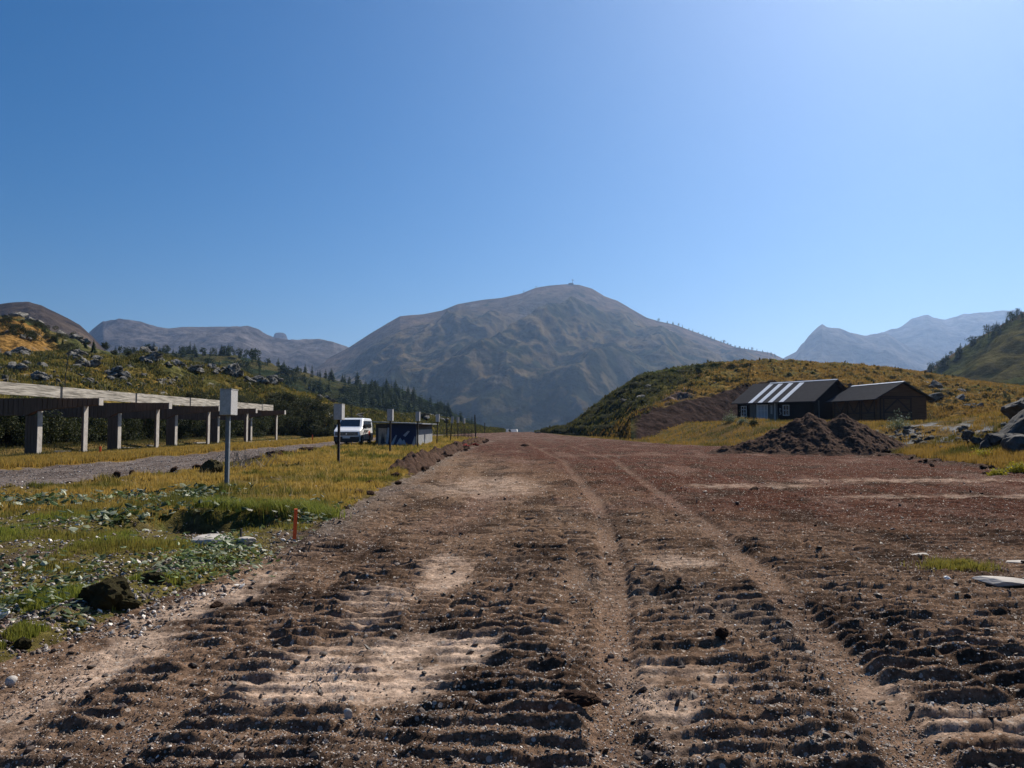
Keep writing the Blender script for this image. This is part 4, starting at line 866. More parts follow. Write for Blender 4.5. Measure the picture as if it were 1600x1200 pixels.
# ------------------------------------------------------------------ painted hut
hz0 = float(H(-8, 57)) - .15; hut = empty("painted_hut", (-8.3, 55, hz0)); tag(hut, "low flat-roofed hut with a dark blue painted front beside the white van", "hut")
part(MB().box(-9.75, -6.86, 55.05, 66, hz0, 1.74), "wall", "hutdark", hut)
part(MB().prism([(-10.25, 1.84), (-6.35, 1.69), (-6.35, 1.76), (-10.25, 1.91)], 'y', 54.55, 66.4), "roof", "roofg", hut)
part(MB().box(-6.858, -6.82, 55.1, 65.9, hz0, 1.30), "side_panel", "hutgray", hut)
part(MB().box(-8.9, -6.88, 55.02, 55.048, hz0 + .1, 1.70), "blue_panel", "navy", hut)
mu = MB()
for poly in [[(-8.75, .15), (-8.30, .95), (-8.22, .9), (-8.5, .15)], [(-8.35, .15), (-7.98, .75), (-7.85, .5), (-7.72, .62), (-7.5, .15)], [(-7.8, .9), (-7.45, 1.22), (-7.3, 1.2), (-7.62, .8)], [(-7.2, .15), (-6.95, .85), (-6.9, .8), (-6.9, .15)]]: mu.prism(poly, 'y', 54.995, 55.018)
part(mu, "painted_shapes", "greyp", hut)
part(MB().box(-9.55, -8.97, 55.02, 55.046, hz0 + .2, 1.42), "picture_panel", "beige", hut)
mu = MB()
for poly in [[(-9.38, .35), (-9.28, 1.2), (-9.22, .6), (-9.15, 1.05), (-9.08, .35)], [(-9.55, .25), (-9.0, .42), (-9.0, .36), (-9.55, .18)]]: mu.prism(poly, 'y', 54.99, 55.018)
part(mu, "painted_figure", "hutdark", hut)
part(MB().add([(-9.02, 55.0, .3), (-8.9, 55.0, 1.45), (-8.72, 55.0, 1.45), (-8.86, 55.0, .3), (-9.02, 55.017, .3), (-8.9, 55.017, 1.45), (-8.72, 55.017, 1.45), (-8.86, 55.017, .3)], [(0, 1, 2, 3), (7, 6, 5, 4), (0, 4, 5, 1), (1, 5, 6, 2), (2, 6, 7, 3), (3, 7, 4, 0)]), "leaning_board", "greyp", hut)

# ------------------------------------------------------------------ marker stakes and small things
def stake(px, Y, h, lb, w_=.035, tilt=0):
    x = (px - 800) / 1200 * Y; g = gp(x, Y, -.03)
    t = empty("marker_stake", g); t.rotation_euler = (0, R(tilt), R(20)); tag(t, lb, "stake", "orange marker stakes")
    MB().prism([(-w_ / 2, -w_ / 2), (w_ / 2, -w_ / 2), (w_ / 2, w_ / 2), (-w_ / 2, w_ / 2)], 'z', h * .12, h).build("painted_shaft", M["orange"], t)
    MB().prism([(-w_ / 2 + .002, -w_ / 2 + .002), (w_ / 2 - .002, -w_ / 2 + .002), (w_ / 2 - .002, w_ / 2 - .002), (-w_ / 2 + .002, w_ / 2 - .002)], 'z', -.2, h * .12).build("bare_foot", M["conc"], t)
stake(463, 10.5, .46, "bright orange wooden stake at the edge of the dug ditch", .045, 2)
stake(158.5, 39.5, .55, "orange stake in the dry grass in front of the timber range", .09)
stake(489, 74, .7, "tiny far orange stake on the grass left of the van", .1)
c = gpx(333, 852); tag(obj_me("stone_slab", rock_mesh(31, 4, 1, 8, .08), M["conc"], (c[0], c[1], c[2] + .07), (R(6), R(-2), R(8)), (.27, .2, .06)), "pale flat stone slab lying at the near lip of the dug ditch", "stone")
c = gpx(383, 857); tag(obj_me("stone_slab", rock_mesh(33, 4, 1, 8, .08), M["conc"], (c[0], c[1], c[2] + .06), (R(4), 0, R(-10)), (.14, .12, .06)), "small pale stone right of the flat slab by the ditch", "stone")
c = gpx(372, 855); tag(MB().bar((c[0], c[1] + .1, c[2] - .1), (c[0], c[1] + .1, c[2] + .2), .03, .02).build("iron_bar", M["wood"]), "short dark upright bar between the two pale ditch stones", "bar")
c = gpx(1560, 921); tag(obj_me("concrete_slab", rock_mesh(35, 4, 1, 10, .03), M["conc"], (c[0] + .1, c[1], c[2] + .03), (R(2), R(1), R(-8)), (.46, .16, .045)), "long pale slab half buried in the dirt at the right edge", "slab")
c = gpx(1600, 884); tag(obj_me("concrete_slab", rock_mesh(36, 4, 1, 10, .03), M["conc"], (c[0], c[1], c[2] + .02), (R(2), R(-2), R(-30)), (.3, .14, .04)), "pale slab cut by the right edge above the long one", "slab")
c = gpx(1440, 873); tag(obj_me("concrete_slab", rock_mesh(37, 4, 1, 10, .03), M["conc"], (c[0], c[1], c[2] + .02), (R(2), R(-2), R(10)), (.17, .10, .035)), "small pale slab left of the green tuft in the dirt", "slab")
c = gpx(1481, 912); tag(obj_me("white_stone", rock_mesh(38, 3), M["wtrim"], (c[0], c[1], c[2] + .03), (0, 0, 1), (.045, .04, .04)), "bright white stone beside the green tuft in the dirt", "stone")
c = gpx(15, 1085); tag(obj_me("pink_stone", rock_mesh(39, 3, .9, 3, .05), M["conc"], (c[0] + .01, c[1], c[2] + .035), (0, 0, 1), (.036, .036, .036)), "round pinkish stone at the bank in the lower left corner", "stone")
c = gpx(5, 970); tag(obj_me("white_stone", rock_mesh(41, 3, .9, 5, .05), M["wtrim"], (c[0], c[1], c[2] + .04), (0, 0, 2), (.06, .05, .05)), "white stone among the leaves at the left edge", "stone")
c = gpx(543, 1132); tag(obj_me("pale_stone", rock_mesh(43, 3, .9, 9, .05), M["conc"], (c[0], c[1], c[2] + .02), (0, 0, 2), (.028, .028, .042)), "upright pale stone on the pale patch of the foreground dirt", "stone")
for px, py, s, nm, lb in [(150, 948, (.26, .19, .15), "turf_clod", "large black-brown turf clod beside the leafy weeds at lower left"), (325, 741, (.45, .35, .30), "turf_clod", "overturned brown turf clod at the edge of the gravel track"), (190, 960, (.12, .10, .08), "turf_clod", "smaller clod leaning on the large black-brown one"), (30, 1022, (.065, .055, .05), "turf_clod", "round dark clod in the green grass at the lower left"),
                       (1180, 772, (.1, .1, .07), "dirt_lump", "dark lump in the red dirt left of the pale streak"), (820, 698, (.35, .3, .16), "dirt_lump", "dark lump in the far middle of the dirt"), (335, 955, (.07, .06, .05), "dirt_lump", "brown lump at the bank edge right of the large clod"), (235, 912, (.12, .09, .06), "turf_clod", "low dark clod behind the large black-brown one"), (905, 1118, (.12, .07, .045), "dirt_lump", "dark rounded lump between the tread marks in the centre foreground"), (1130, 1012, (.055, .05, .05), "dirt_lump", "small round dark lump right of the first wheel track")]:
    c = gpx(px, py); tag(obj_me(nm, rock_mesh(50 + len(lb), 4, 1, 7, .35), M["turfclod" if nm == "turf_clod" else "soil"], (c[0], c[1] + s[1] * .6, c[2] + s[2] * .45), (rnd.uniform(-.2, .2), 0, rnd.uniform(0, 3)), s), lb, "clod")
CL = [rock_mesh(70 + i, 3, .9, 6, .35) for i in range(4)]
for k in range(190):      # loose clods along the verge and on the far dirt
    if k >= 150: y = rnd.uniform(24, 76); x = float(piste_left(y)) - .35 + rnd.gauss(0, .35)
    elif k >= 90: y = rnd.uniform(17, 55); x = float(road_r(y)) + rnd.gauss(.4, .35)
    elif k < 45: y = rnd.uniform(14, 60); x = float(piste_left(y)) - rnd.uniform(-.3, .5)
    else: y = rnd.uniform(14, 50); x = float(piste_right(y)) + rnd.gauss(0, .5)
    s = rnd.uniform(.04, .11) * (1 + y / 35); g = gp(x, y)
    tag(obj_me("dirt_clod", rnd.choice(CL), M["soil"], (g[0], g[1], g[2] + s * .3), (0, 0, rnd.uniform(0, 6)), (s, s * rnd.uniform(.6, 1), s * .7)), "small brown clod of earth lying along the edge of the scraped dirt", "clod", "clods along the dirt's edges")
c = gpx(731, 703); 
m = MB(); r = random.Random(5)
for k in range(16):
    a = (c[0] + r.gauss(0, .28), c[1] + .6 + r.gauss(0, .2), c[2] + .30 + r.uniform(-.03, .08)); m.bar(a, (a[0] + r.uniform(-.2, .2), a[1] + r.uniform(-.1, .1), a[2] + r.uniform(-.08, .05)), .10, .03)
tag(m.build("red_cloth", M["redcloth"]), "crumpled red cloth lying on the earth ridge at the verge", "cloth")
tag(MB().tube([(-7.2 + .1, 46, .55), (-6.6, 46.2, .58)], .03, 6).build("stick", M["conc"]), "pale stick lying in the dry grass right of the hut", "stick") if False else None
# heaped earth: pile and ridge
def heap(name, x0, x1, y0, y1, n, hf, mt, label, cat):
    X, Y_ = np.meshgrid(np.linspace(x0, x1, n), np.linspace(y0, y1, n)); hh = hf(X, Y_); Z = H(X, Y_, False) + hh - .12 * (hh <= .02)
    o = mesh_np(name, np.stack([X, Y_, Z - .05], -1).reshape(-1, 3), gridfaces(n, n), M[mt]); tag(o, label, cat); return o
def pilef(x, y):
    n = fbm(x * .8, y * .8, 4, 700); x = x + .3 * n
    def cone(cx, cy, h, r, e=1.15): return h - (np.abs((x - cx) / r) ** e + np.abs((y - cy) / (r * .8)) ** e) ** (1 / e) * h
    a = np.maximum(cone(16.9, 43.8, 2.55, 4.9, 1.35), cone(18.55, 43.3, 2.5, 3.9, 1.35)); a = np.maximum(a, cone(17.6, 44, 2.2, 3.6)); a = np.maximum(a, cone(14.6, 43.6, 1.25, 3.8)); a = np.maximum(a, cone(19.2, 42.6, .75, 2.2)); a = np.maximum(a, cone(12.4, 43.6, .5, 2))
    a = np.where(a > 0, a + ss(0, .4, a) * (.22 * n + .17 * fbm(x * 2.2, y * 2.2, 3, 701) + .10 * fbm(x * 7, y * 7, 3, 702)), 0)
    return np.maximum(a * .93, 0)
heap("dirt_pile", 9.5, 23, 39, 49, 260, pilef, "soil", "large two-peaked heap of dark brown soil in front of the cabins", "dirt pile")
def ridgef(x, y):
    c = piste_left(y) - .35 + .15 * pn(y * .4, y * 0, 710); w_ = .42; top = np.interp(y, [24, 25.5, 28, 33, 40, 55, 72, 78], [0, .42, .5, .32, .34, .36, .38, 0])
    d = np.clip(1 - ((x - c) / (w_ * (1 + y / 90))) ** 2, 0, 1); return d * top * (.85 + 1.1 * fbm(x * 1.6, y * .7, 3, 711)) + (.12 * fbm(x * 4, y * 3, 4, 712) + .10 * ridged(x * 3, y * 2.2, 3, 713) - .05) * (d > .05)
X, Y_ = np.meshgrid(np.linspace(-1, 1, 60), np.linspace(23.5, 79, 700)); Xw = piste_left(Y_) - .35 + X * 1.15; hh = ridgef(Xw, Y_)
tag(mesh_np("earth_ridge", np.stack([Xw, Y_, H(Xw, Y_, False) + hh - .06 * (hh < .02) - .03], -1).reshape(-1, 3), gridfaces(700, 60), M["soil"]), "long low ridge of dark turned earth between the dry grass and the dirt", "earth ridge")

# ------------------------------------------------------------------ tarred cabin and brown shed
FL = 1.72
cb = empty("dark_cabin", (32.6, 83, FL)); tag(cb, "black tarred cabin with white-striped roof and white door, behind the soil heap", "cabin")
cb.rotation_euler = (0, 0, math.atan2(9, -5.6))       # local +x runs along the long front wall away from the near corner, local -y is... outward front
# local frame: x along wall (0 = near corner .. 10.6 = far corner), y inwards is negative
def lp(mb, name, m, parent=cb, bevel=0): return mb.build(name, M[m], parent, bevel)
Lc, Dc, EH, RH = 10.6, 7.0, 2.70, 4.85
w1 = MB().prism([(0, 0), (0, EH), (-Dc / 2, RH - .12), (-Dc, EH), (-Dc, 0)], 'x', 0, Lc); lp(w1, "wall", "cabin")
ov, es = .55, .5; sl = (RH - EH) / (Dc / 2)
def roofpt(y, z=0): return (y, RH + .02 - abs(y + Dc / 2) * sl + z)
rf_ = MB().prism([roofpt(es), (-Dc / 2, RH + .02), roofpt(-Dc - es), (roofpt(-Dc - es)[0], roofpt(-Dc - es)[1] + .10), (-Dc / 2, RH + .13), (es, roofpt(es)[1] + .10)], 'x', -ov, Lc + ov); rfo = lp(rf_, "roof", "slate")
for x0 in (3.55, 5.05, 6.5, 7.9):
    y0, z0 = es + .01, roofpt(es)[1] + .102; y1, z1 = -Dc / 2 - .02 + .3, RH + .13 - .3 * sl
    lp(MB().add([(x0, y0, z0), (x0 + .62, y0, z0), (x0 + .62, y1, z1), (x0, y1, z1), (x0, y0, z0 + .03), (x0 + .62, y0, z0 + .03), (x0 + .62, y1, z1 + .03), (x0, y1, z1 + .03)], [(0, 1, 2, 3), (7, 6, 5, 4), (0, 4, 5, 1), (1, 5, 6, 2), (2, 6, 7, 3), (3, 7, 4, 0)]), "skylight_strip", "strip", rfo)
lp(MB().prism([(-Dc / 2 - .16, RH + .06), (-Dc / 2, RH + .175), (-Dc / 2 + .16, RH + .06), (-Dc / 2, RH + .135)], 'x', -ov, 8.6), "ridge_cap", "strip", rfo)
def window(x0, x1, z0, z1, cols=2, rows_=2, name="window", pane="glass", fm="wtrim"):
    t = .07; f = MB().box(x0, x1, .003, .06, z0, z0 + t).box(x0, x1, .003, .06, z1 - t, z1).box(x0, x0 + t, .003, .06, z0 + t, z1 - t).box(x1 - t, x1, .003, .06, z0 + t, z1 - t)
    for k in range(1, cols): xm = x0 + (x1 - x0) * k / cols; f.box(xm - .025, xm + .025, .003, .05, z0 + t, z1 - t)
    for k in range(1, rows_): zm = z0 + (z1 - z0) * k / rows_; f.box(x0 + t, x1 - t, .003, .045, zm - .02, zm + .02)
    fo = lp(f, name, fm); lp(MB().box(x0 + t, x1 - t, .002, .02, z0 + t, z1 - t), "pane", pane, fo); return fo
window(9.2, 10.0, .95, 2.2, 2, 3); window(3.15, 4.0, 1.0, 2.2, 2, 2)
window(6.1, 7.55, .15, 2.3, 3, 3, "door", "lamp")
for x0, x1 in ((8.0, 8.7), (7.7, 7.98), (5.2, 6.0), (4.75, 5.0)): lp(MB().box(x0, x1, .003, .03, .05, 2.4), "cladding_panel", "greyboard")
lp(MB().box(7.62, 7.70, .004, .05, .05, 2.4), "white_post", "wtrim"); lp(MB().box(5.06, 5.14, .004, .05, .05, 2.4), "white_post", "wtrim"); lp(MB().box(5.45, 5.7, .031, .04, 1.2, 2.2), "notice", "paintg")
m = MB()
for k, (a, b) in enumerate([((4.25, 1.7), (4.45, 1.85)), ((4.45, 1.85), (4.42, 1.4)), ((4.42, 1.4), (4.25, 1.25)), ((4.25, 1.25), (4.5, 1.1))]): m.bar((a[0], .02, a[1]), (b[0], .02, b[1]), .09, .02, (0, 1, 0))
lp(m, "painted_mark", "paintg")
# gable (near end, x = 0): little window and posts
lp(MB().box(-.04, -.003, -4.4, -3.4, .9, 1.9), "gable_window", "glass"); lp(MB().box(-.06, -.003, -.9, -.75, 0, 2.6), "gable_post", "greyboard")
sh = empty("brown_shed", (38.1, 75, 1.66)); sh.rotation_euler = (0, 0, math.atan2(1.1, 9)); tag(sh, "brown plank shed with cross-braced doors right of the tarred cabin", "shed")
Ws, Ls, Es, Rs = 2.55, 8.2, 2.72, 4.1
lp(MB().prism([(-Ws, 0), (Ws, 0), (Ws, Es), (0, Rs), (-Ws, Es)], 'y', 0, Ls), "wall", "shed", sh)
s2 = (Rs - Es) / Ws; eo = .62
sr = lp(MB().prism([(-Ws - eo, Es - s2 * eo + .03), (0, Rs + .03), (Ws + eo, Es - s2 * eo + .03), (Ws + eo, Es - s2 * eo + .12), (0, Rs + .13), (-Ws - eo, Es - s2 * eo + .12)], 'y', -.5, Ls + .4), "roof", "slate2", sh)
m = MB()
for k in range(38): y = -.45 + k * .24; m.add([(-Ws - eo, y, Es - s2 * eo + .121), (0, y, Rs + .131), (0, y + .06, Rs + .131), (-Ws - eo, y + .06, Es - s2 * eo + .121), (-Ws - eo, y + .03, Es - s2 * eo + .15), (0, y + .03, Rs + .16)], [(0, 1, 5, 4), (2, 3, 4, 5), (1, 2, 5), (0, 4, 3)])
lp(m, "roof_corrugation", "slate2", sr); lp(MB().prism([(-.16, Rs + .09), (0, Rs + .18), (.16, Rs + .09), (0, Rs + .14)], 'y', -.48, Ls + .4), "ridge_cap", "strip", sr)
def brace(pts, name, par=sh):
    m = MB()
    for a, b in pts: m.bar(a, b, .13, .05, (0, 1, 0) if abs(a[1] - b[1]) < .01 else (1, 0, 0))
    return lp(m, name, "shedtrim", par)
y = -.03
brace([((-2.3, y, 2.6), (1.0, y, 2.6)), ((-2.3, y, .1), (-2.3, y, 2.6)), ((-1.95, y, .1), (-1.95, y, 2.6)), ((.9, y, .1), (.9, y, 2.6)), ((-1.95, y, 1.25), (.9, y, 1.25)), ((-1.9, y, 1.3), (-.5, y, 2.5)), ((-.5, y, 2.5), (.85, y, 1.3))], "braced_door")
brace([((-2.5, y, 2.76), (2.5, y, 2.76))], "tie_beam")
for k in range(3):
    a = .5 + k * 2.5; x = -Ws - .03
    brace([((x, a, .1), (x, a, 2.6)), ((x, a + 2.2, .1), (x, a + 2.2, 2.6)), ((x, a, 2.55), (x, a + 2.2, 2.55)), ((x, a, 1.2), (x, a + 2.2, 1.2)), ((x, a, 2.5), (x, a + 1.1, 1.25)), ((x, a + 2.2, 2.5), (x, a + 1.1, 1.25))], "braced_panel")
# pale bushy plant between shed and gravel, grey-green shrubs beside the cabin
for px, py, s, lb in [(1405, 667, .95, "small grey-green bush standing before the brown shed"), (1142, 656, .9, "pale flowering bush at the left corner of the tarred cabin"), (1160, 660, .6, "low grey plant left of the cabin door"), (1178, 662, .6, "low dark plant under the cabin door"), (1262, 655, .8, "dark bush between the cabin and the shed"), (1455, 640, 1.1, "dark bush at the right side of the brown shed")]:
    c = gpx(px, py + 3); t = empty("bush", c); tag(t, lb, "bush")
    pale = 'pale' in lb or 'grey' in lb
    leaf_cloud("foliage", 900, lambda r, n: np.abs(r.normal(size=(n, 3)) * (.33 * s, .33 * s, .4 * s)) * np.sign(np.stack([r.normal(size=n), r.normal(size=n), np.ones(n)], 1)), .05, int(px), M["bush"], [(.10, .13, .06), (.22, .24, .15), (.5, .5, .4)] if pale else [(.02, .03, .012), (.05, .06, .02), (.1, .11, .05)], t)
    MB().tube([(0, 0, -.1), (.03, 0, s * .4)], [.03, .015], 5).build("stem", M["bark"], t)
# bare twiggy shrub on the verge
c = gp(-9.4, 27); tw = empty("bare_shrub", c); tag(tw, "grey leafless twiggy shrub in the verge behind the nearest box post", "shrub"); m = MB(); r = random.Random(9)
for k in range(60):
    a = r.uniform(0, 6.28); L = r.uniform(.3, .8); x = r.gauss(0, .5); p0 = (x, r.gauss(0, .3), 0); p1 = (x + math.cos(a) * L * .4, math.sin(a) * L * .3, L * .6); p2 = (p1[0] + r.uniform(-.2, .2), p1[1], L); m.tube([p0, p1, p2], [.012, .008, .003], 4)
    m.tube([p1, (p1[0] + r.uniform(-.25, .25), p1[1], L * r.uniform(.7, 1.1))], [.007, .003], 4)
m.build("twigs", mat("dry_twig", (.30, .25, .20), rough=.9), tw)
# summit station, far cars
s0, _ = on_hill(M1, 892, 445); st = empty("summit_station", (s0[0], s0[1], s0[2] - 2)); tag(st, "tiny cable-lift station and mast on the round mountain's summit", "building")
MB().prism([(-12, 0), (12, 0), (12, 8), (0, 11), (-12, 8)], 'y', -6, 6).build("station", M["hutdark"], st); MB().tube([(8, 0, 6), (8, 0, 30)], [1.4, .8], 6).bar((2, 0, 26), (16, 0, 24), 1.5, 1.5).build("mast", M["hutdark"], st)
def farcar(px, Y, ry, label, w_):
    t = empty("parked_car", gp((px - 800) / 1200 * Y, Y), R(ry)); tag(t, label, "car", None)
    MB().prism([(-2.1, .3), (2.1, .3), (2.15, .8), (1.3, .95), (.8, 1.45), (-1.2, 1.5), (-1.9, .98), (-2.15, .85)], 'y', -.85, .85).build("body", M["carw"], t, bevel=.05)
    MB().prism([(1.1, .97), (.72, 1.38), (-1.1, 1.42), (-1.6, 1.0)], 'y', -.86, .86).build("windows", M["glass"], t)
    for x in (-1.3, 1.3):
        for y in (-.8, .8): MB().tube([(x, y - .1, .32), (x, y + .1, .32)], .32, 10).build("wheel", M["tyre"], t)
farcar(790, 192, 84, "left one of two small silver cars far off at the end of the dirt", 1); farcar(802, 193, 97, "right one of two small silver cars far off at the end of the dirt", 1)
tag(obj_me("boulder", rock_mesh(90, 3), M["boulder"], gp(5.3, 160, .1), (0, 0, 0), (.8, .6, .5)), "dark rock beside the far end of the dirt", "rock")
# ski-lift towers on the mountain's left skyline
for px, py in ((838, 452), (818, 459)):
    s0, _ = on_hill(M1, px, py); tag(MB().tube([(s0[0], s0[1], s0[2] - 3), (s0[0], s0[1], s0[2] + 14)], [1.2, .9], 6).bar((s0[0] - 5, s0[1], s0[2] + 13), (s0[0] + 5, s0[1], s0[2] + 13), 1.2, 1.2).build("lift_tower", M["hutdark"]), "tiny lift pylon on the skyline left of the summit", "pylon", "lift pylons near the summit")

# ------------------------------------------------------------------ grass, weeds, pebbles
def blades(name, x, y, z, h, w_, ca, cb_, seed, lean=.35, kind='stuff'):
    n = len(x); r = np.random.default_rng(seed); a = r.uniform(0, 6.283, n); l = r.uniform(.1, 1, n) * lean * h; b = r.uniform(0, 6.283, n)
    dx, dy = np.cos(a) * w_ / 2, np.sin(a) * w_ / 2; lx, ly = np.cos(b) * l, np.sin(b) * l
    V = np.stack([np.stack([x - dx, y - dy, z - .02], 1), np.stack([x + dx, y + dy, z - .02], 1), np.stack([x + dx * .7 + lx * .35, y + dy * .7 + ly * .35, z + h * .6], 1), np.stack([x - dx * .7 + lx * .35, y - dy * .7 + ly * .35, z + h * .6], 1), np.stack([x + lx, y + ly, z + h], 1)], 1)
    i = np.arange(n)[:, None] * 5; F = [i + np.array([[0, 1, 2, 3]]), i + np.array([[3, 2, 4]])]
    k = np.clip(r.normal(.5, .3, n) , 0, 1)[:, None]; C = np.asarray(ca) * (1 - k) + np.asarray(cb_) * k
    return tag(mesh_np(name, V.reshape(-1, 3), F, M["blade"], cols=np.repeat(C, 5, 0), smooth=False), kind=kind)
def scat(n, x0f, x1f, ya, yb, seed, p=1.6):
    r = np.random.default_rng(seed); u = r.uniform(0, 1, n); e_ = 1 - p
    y = (ya ** e_ + u * (yb ** e_ - ya ** e_)) ** (1 / e_); x = x0f(y) + r.uniform(0, 1, n) * (x1f(y) - x0f(y)); return x, y, r
# dry golden verge
x, y, r = scat(230000, lambda y: road_r(y) + .5, lambda y: piste_left(y) - .05, 12.5, 100, 1, 1.5)
nz = fbm(x * .7, y * .7, 3, 800); k = (nz > -.28) & (r.uniform(0, 1, len(x)) < ss(12, 15.5, y + 1.2 * (x + 6)* -0 + 1.5 * nz)) & (pit(x, y) < .25)
x, y, nz = x[k], y[k], nz[k]; g_ = ss(-.15, .35, fbm(x * .4, y * .4, 3, 801))[:, None]
tf = fbm(x * 2.6, y * 2.0, 3, 802); h_ = (.04 + .09 * np.clip(nz + .35, 0, 1) + .26 * np.clip(tf, 0, .5)) * r.uniform(.4, 1.3, len(x)) * (1 + ss(22, 40, y) * .5)
kk = (tf > -.22) | (r.uniform(0, 1, len(x)) < .25); g_ = np.clip(g_ + .6 * tf[:, None], 0, 1)[kk]; x, y, nz, h_ = x[kk], y[kk], nz[kk], h_[kk]
blades("dry_grass", x, y, H(x, y, False), h_, .006 + .0006 * y, (.36, .23, .045) * (1 - g_) + np.array((.17, .15, .03)) * g_, (.48, .33, .09) * (1 - g_) + np.array((.09, .10, .02)) * g_, 2)
# straw-coloured taller stalks
x, y, r = scat(2200, lambda y: road_r(y) + .5, lambda y: piste_left(y) - .2, 15, 80, 3, 1.6); k = fbm(x * .5, y * .5, 2, 803) > .05; x, y = x[k], y[k]
blades("dry_stalks", x, y, H(x, y, False), r.uniform(.18, .36, len(x)), .004 + .0003 * y, (.40, .28, .11), (.50, .38, .18), 4, .8)
# greener patchy grass near the camera on the left
x, y, r = scat(170000, lambda y: -.9 * y - .5, lambda y: piste_left(y) - .1, 4.6, 16, 5, 1.3)
nz = fbm(x * .9, y * .9, 4, 805); k = (nz > .09) & (pit(x, y) < .3); x, y, nz = x[k], y[k], nz[k]
g_ = ss(-.2, .3, fbm(x * .5, y * .5, 2, 806))[:, None]
blades("green_grass", x, y, H(x, y), (.03 + .13 * np.clip(nz, 0, .6)) * r.uniform(.5, 1.4, len(x)), .0045 + .0004 * y, (.25, .19, .04) * (1 - g_) + np.array((.10, .13, .022)) * g_, (.17, .17, .035) * (1 - g_) + np.array((.28, .29, .045)) * g_, 6)
# long grass hanging round the ditch
t_ = RNG.uniform(0, 6.283, 16000); q_ = RNG.normal(1.16, .10, 16000); x = PITC[0] + 1.45 * q_ * np.cos(t_); y = PITC[1] + 1.55 * q_ * np.sin(t_); k = (y > PITC[1] + .5) & (x > -5.6); x, y = x[k], y[k]
blades("ditch_grass", x, y, H(x, y), RNG.uniform(.10, .26, len(x)), .009, (.11, .15, .025), (.26, .26, .05), 7, .8)
# strip between gravel track and range, and behind
x, y, r = scat(90000, lambda y: 0 * y - 22.05, lambda y: road_l(y) - .1, 22, 110, 8, 1.4); nz = fbm(x * .5, y * .5, 3, 808); k = nz > -.35
x, y = x[k], y[k]; blades("strip_grass", x, y, H(x, y, False), r.uniform(.08, .28, len(x)), .012 + .0006 * y, (.40, .25, .06), (.25, .19, .04), 9)
x, y, r = scat(70000, lambda y: 0 * y - 36, lambda y: 0 * y - 22.7, 30, 110, 10, 1.3); nz = fbm(x * .5, y * .5, 3, 809)
blades("meadow_grass", x, y, H(x, y, False), r.uniform(.05, .2, len(x)) * (1 + nz), .03, (.035, .045, .015), (.13, .10, .03), 11)
# right side: meadow, berm, grass round the sheds
x, y, r = scat(150000, lambda y: piste_right(y) + .5, lambda y: np.minimum(.78 * y + 3, 62 + 0 * y), 21, 105, 12, 1.5); nz = fbm(x * .5, y * .5, 3, 810)
k = (nz > -.2) & ((fbm(x * 1.5, y * 1.5, 3, 815) > -.15) | (r.uniform(0, 1, len(x)) < .3)) & (nz + .75 * np.exp(-((x - 25) / 5) ** 2 - ((y - 47) / 9) ** 2) < .62); x, y, nz = x[k], y[k], nz[k]; g_ = ss(-.1, .3, fbm(x * .3, y * .3, 3, 811))[:, None]
blades("meadow_grass", x, y, H(x, y, False), r.uniform(.08, .32, len(x)), .010 + .0006 * y, (.24, .15, .03) * (1 - g_) + np.array((.055, .06, .018)) * g_, (.30, .19, .05) * (1 - g_) + np.array((.12, .105, .025)) * g_, 13)
# tufts over the hillsides
def hilltufts(h, n, seed, hh, ww, ca, cb_, cond, name):
    r = np.random.default_rng(seed); G = h["G"]; i = r.integers(0, G.shape[0] - 1, n); j = r.integers(0, G.shape[1] - 1, n); fu, fv = r.uniform(0, 1, (2, n, 1))
    p = (G[i, j] * (1 - fu) + G[i + 1, j] * fu) * (1 - fv) + (G[i, j + 1] * (1 - fu) + G[i + 1, j + 1] * fu) * fv; q = proj(p); k = cond(p, q[0], q[1], fbm(p[:, 0] * .25, p[:, 1] * .25, 3, seed)); p = p[k]
    blades(name, p[:, 0], p[:, 1], p[:, 2], hh * r.uniform(.5, 1.4, len(p)), ww, ca, cb_, seed + 1, .6)
hilltufts(R1, 130000, 20, .26, .10, (.27, .15, .034), (.17, .12, .03), lambda p, px, py, n: (n > -.15) & (px > 985 + (650 - py) * 1.9 - 60 * n) & ~((px > 985) & (px < 1430) & (p[:, 2] < np.interp(px, [985, 1064, 1141, 1240, 1430], [2.5, 4.8, 6.6, 8.2, 4.2])) ), "hill_grass")
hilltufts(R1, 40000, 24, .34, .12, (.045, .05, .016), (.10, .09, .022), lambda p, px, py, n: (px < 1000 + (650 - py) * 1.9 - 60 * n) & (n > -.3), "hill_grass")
hilltufts(R1, 4500, 28, .5, .5, (.03, .028, .012), (.06, .05, .02), lambda p, px, py, n: (fbm(p[:, 0] * .5, p[:, 1] * .5, 2, 880) > .22) & ((px < 985) | (p[:, 2] > np.interp(px, [985, 1064, 1141, 1240, 1430], [2.5, 4.8, 6.6, 8.2, 4.2]))), "hill_scrub")
hilltufts(L1, 110000, 22, .28, .11, (.24, .17, .04), (.11, .12, .03), lambda p, px, py, n: (n > -.1), "hill_grass")
hilltufts(L1, 60000, 26, .40, .16, (.035, .045, .018), (.09, .09, .03), lambda p, px, py, n: (n < -.02) | (py > 640), "hill_scrub")
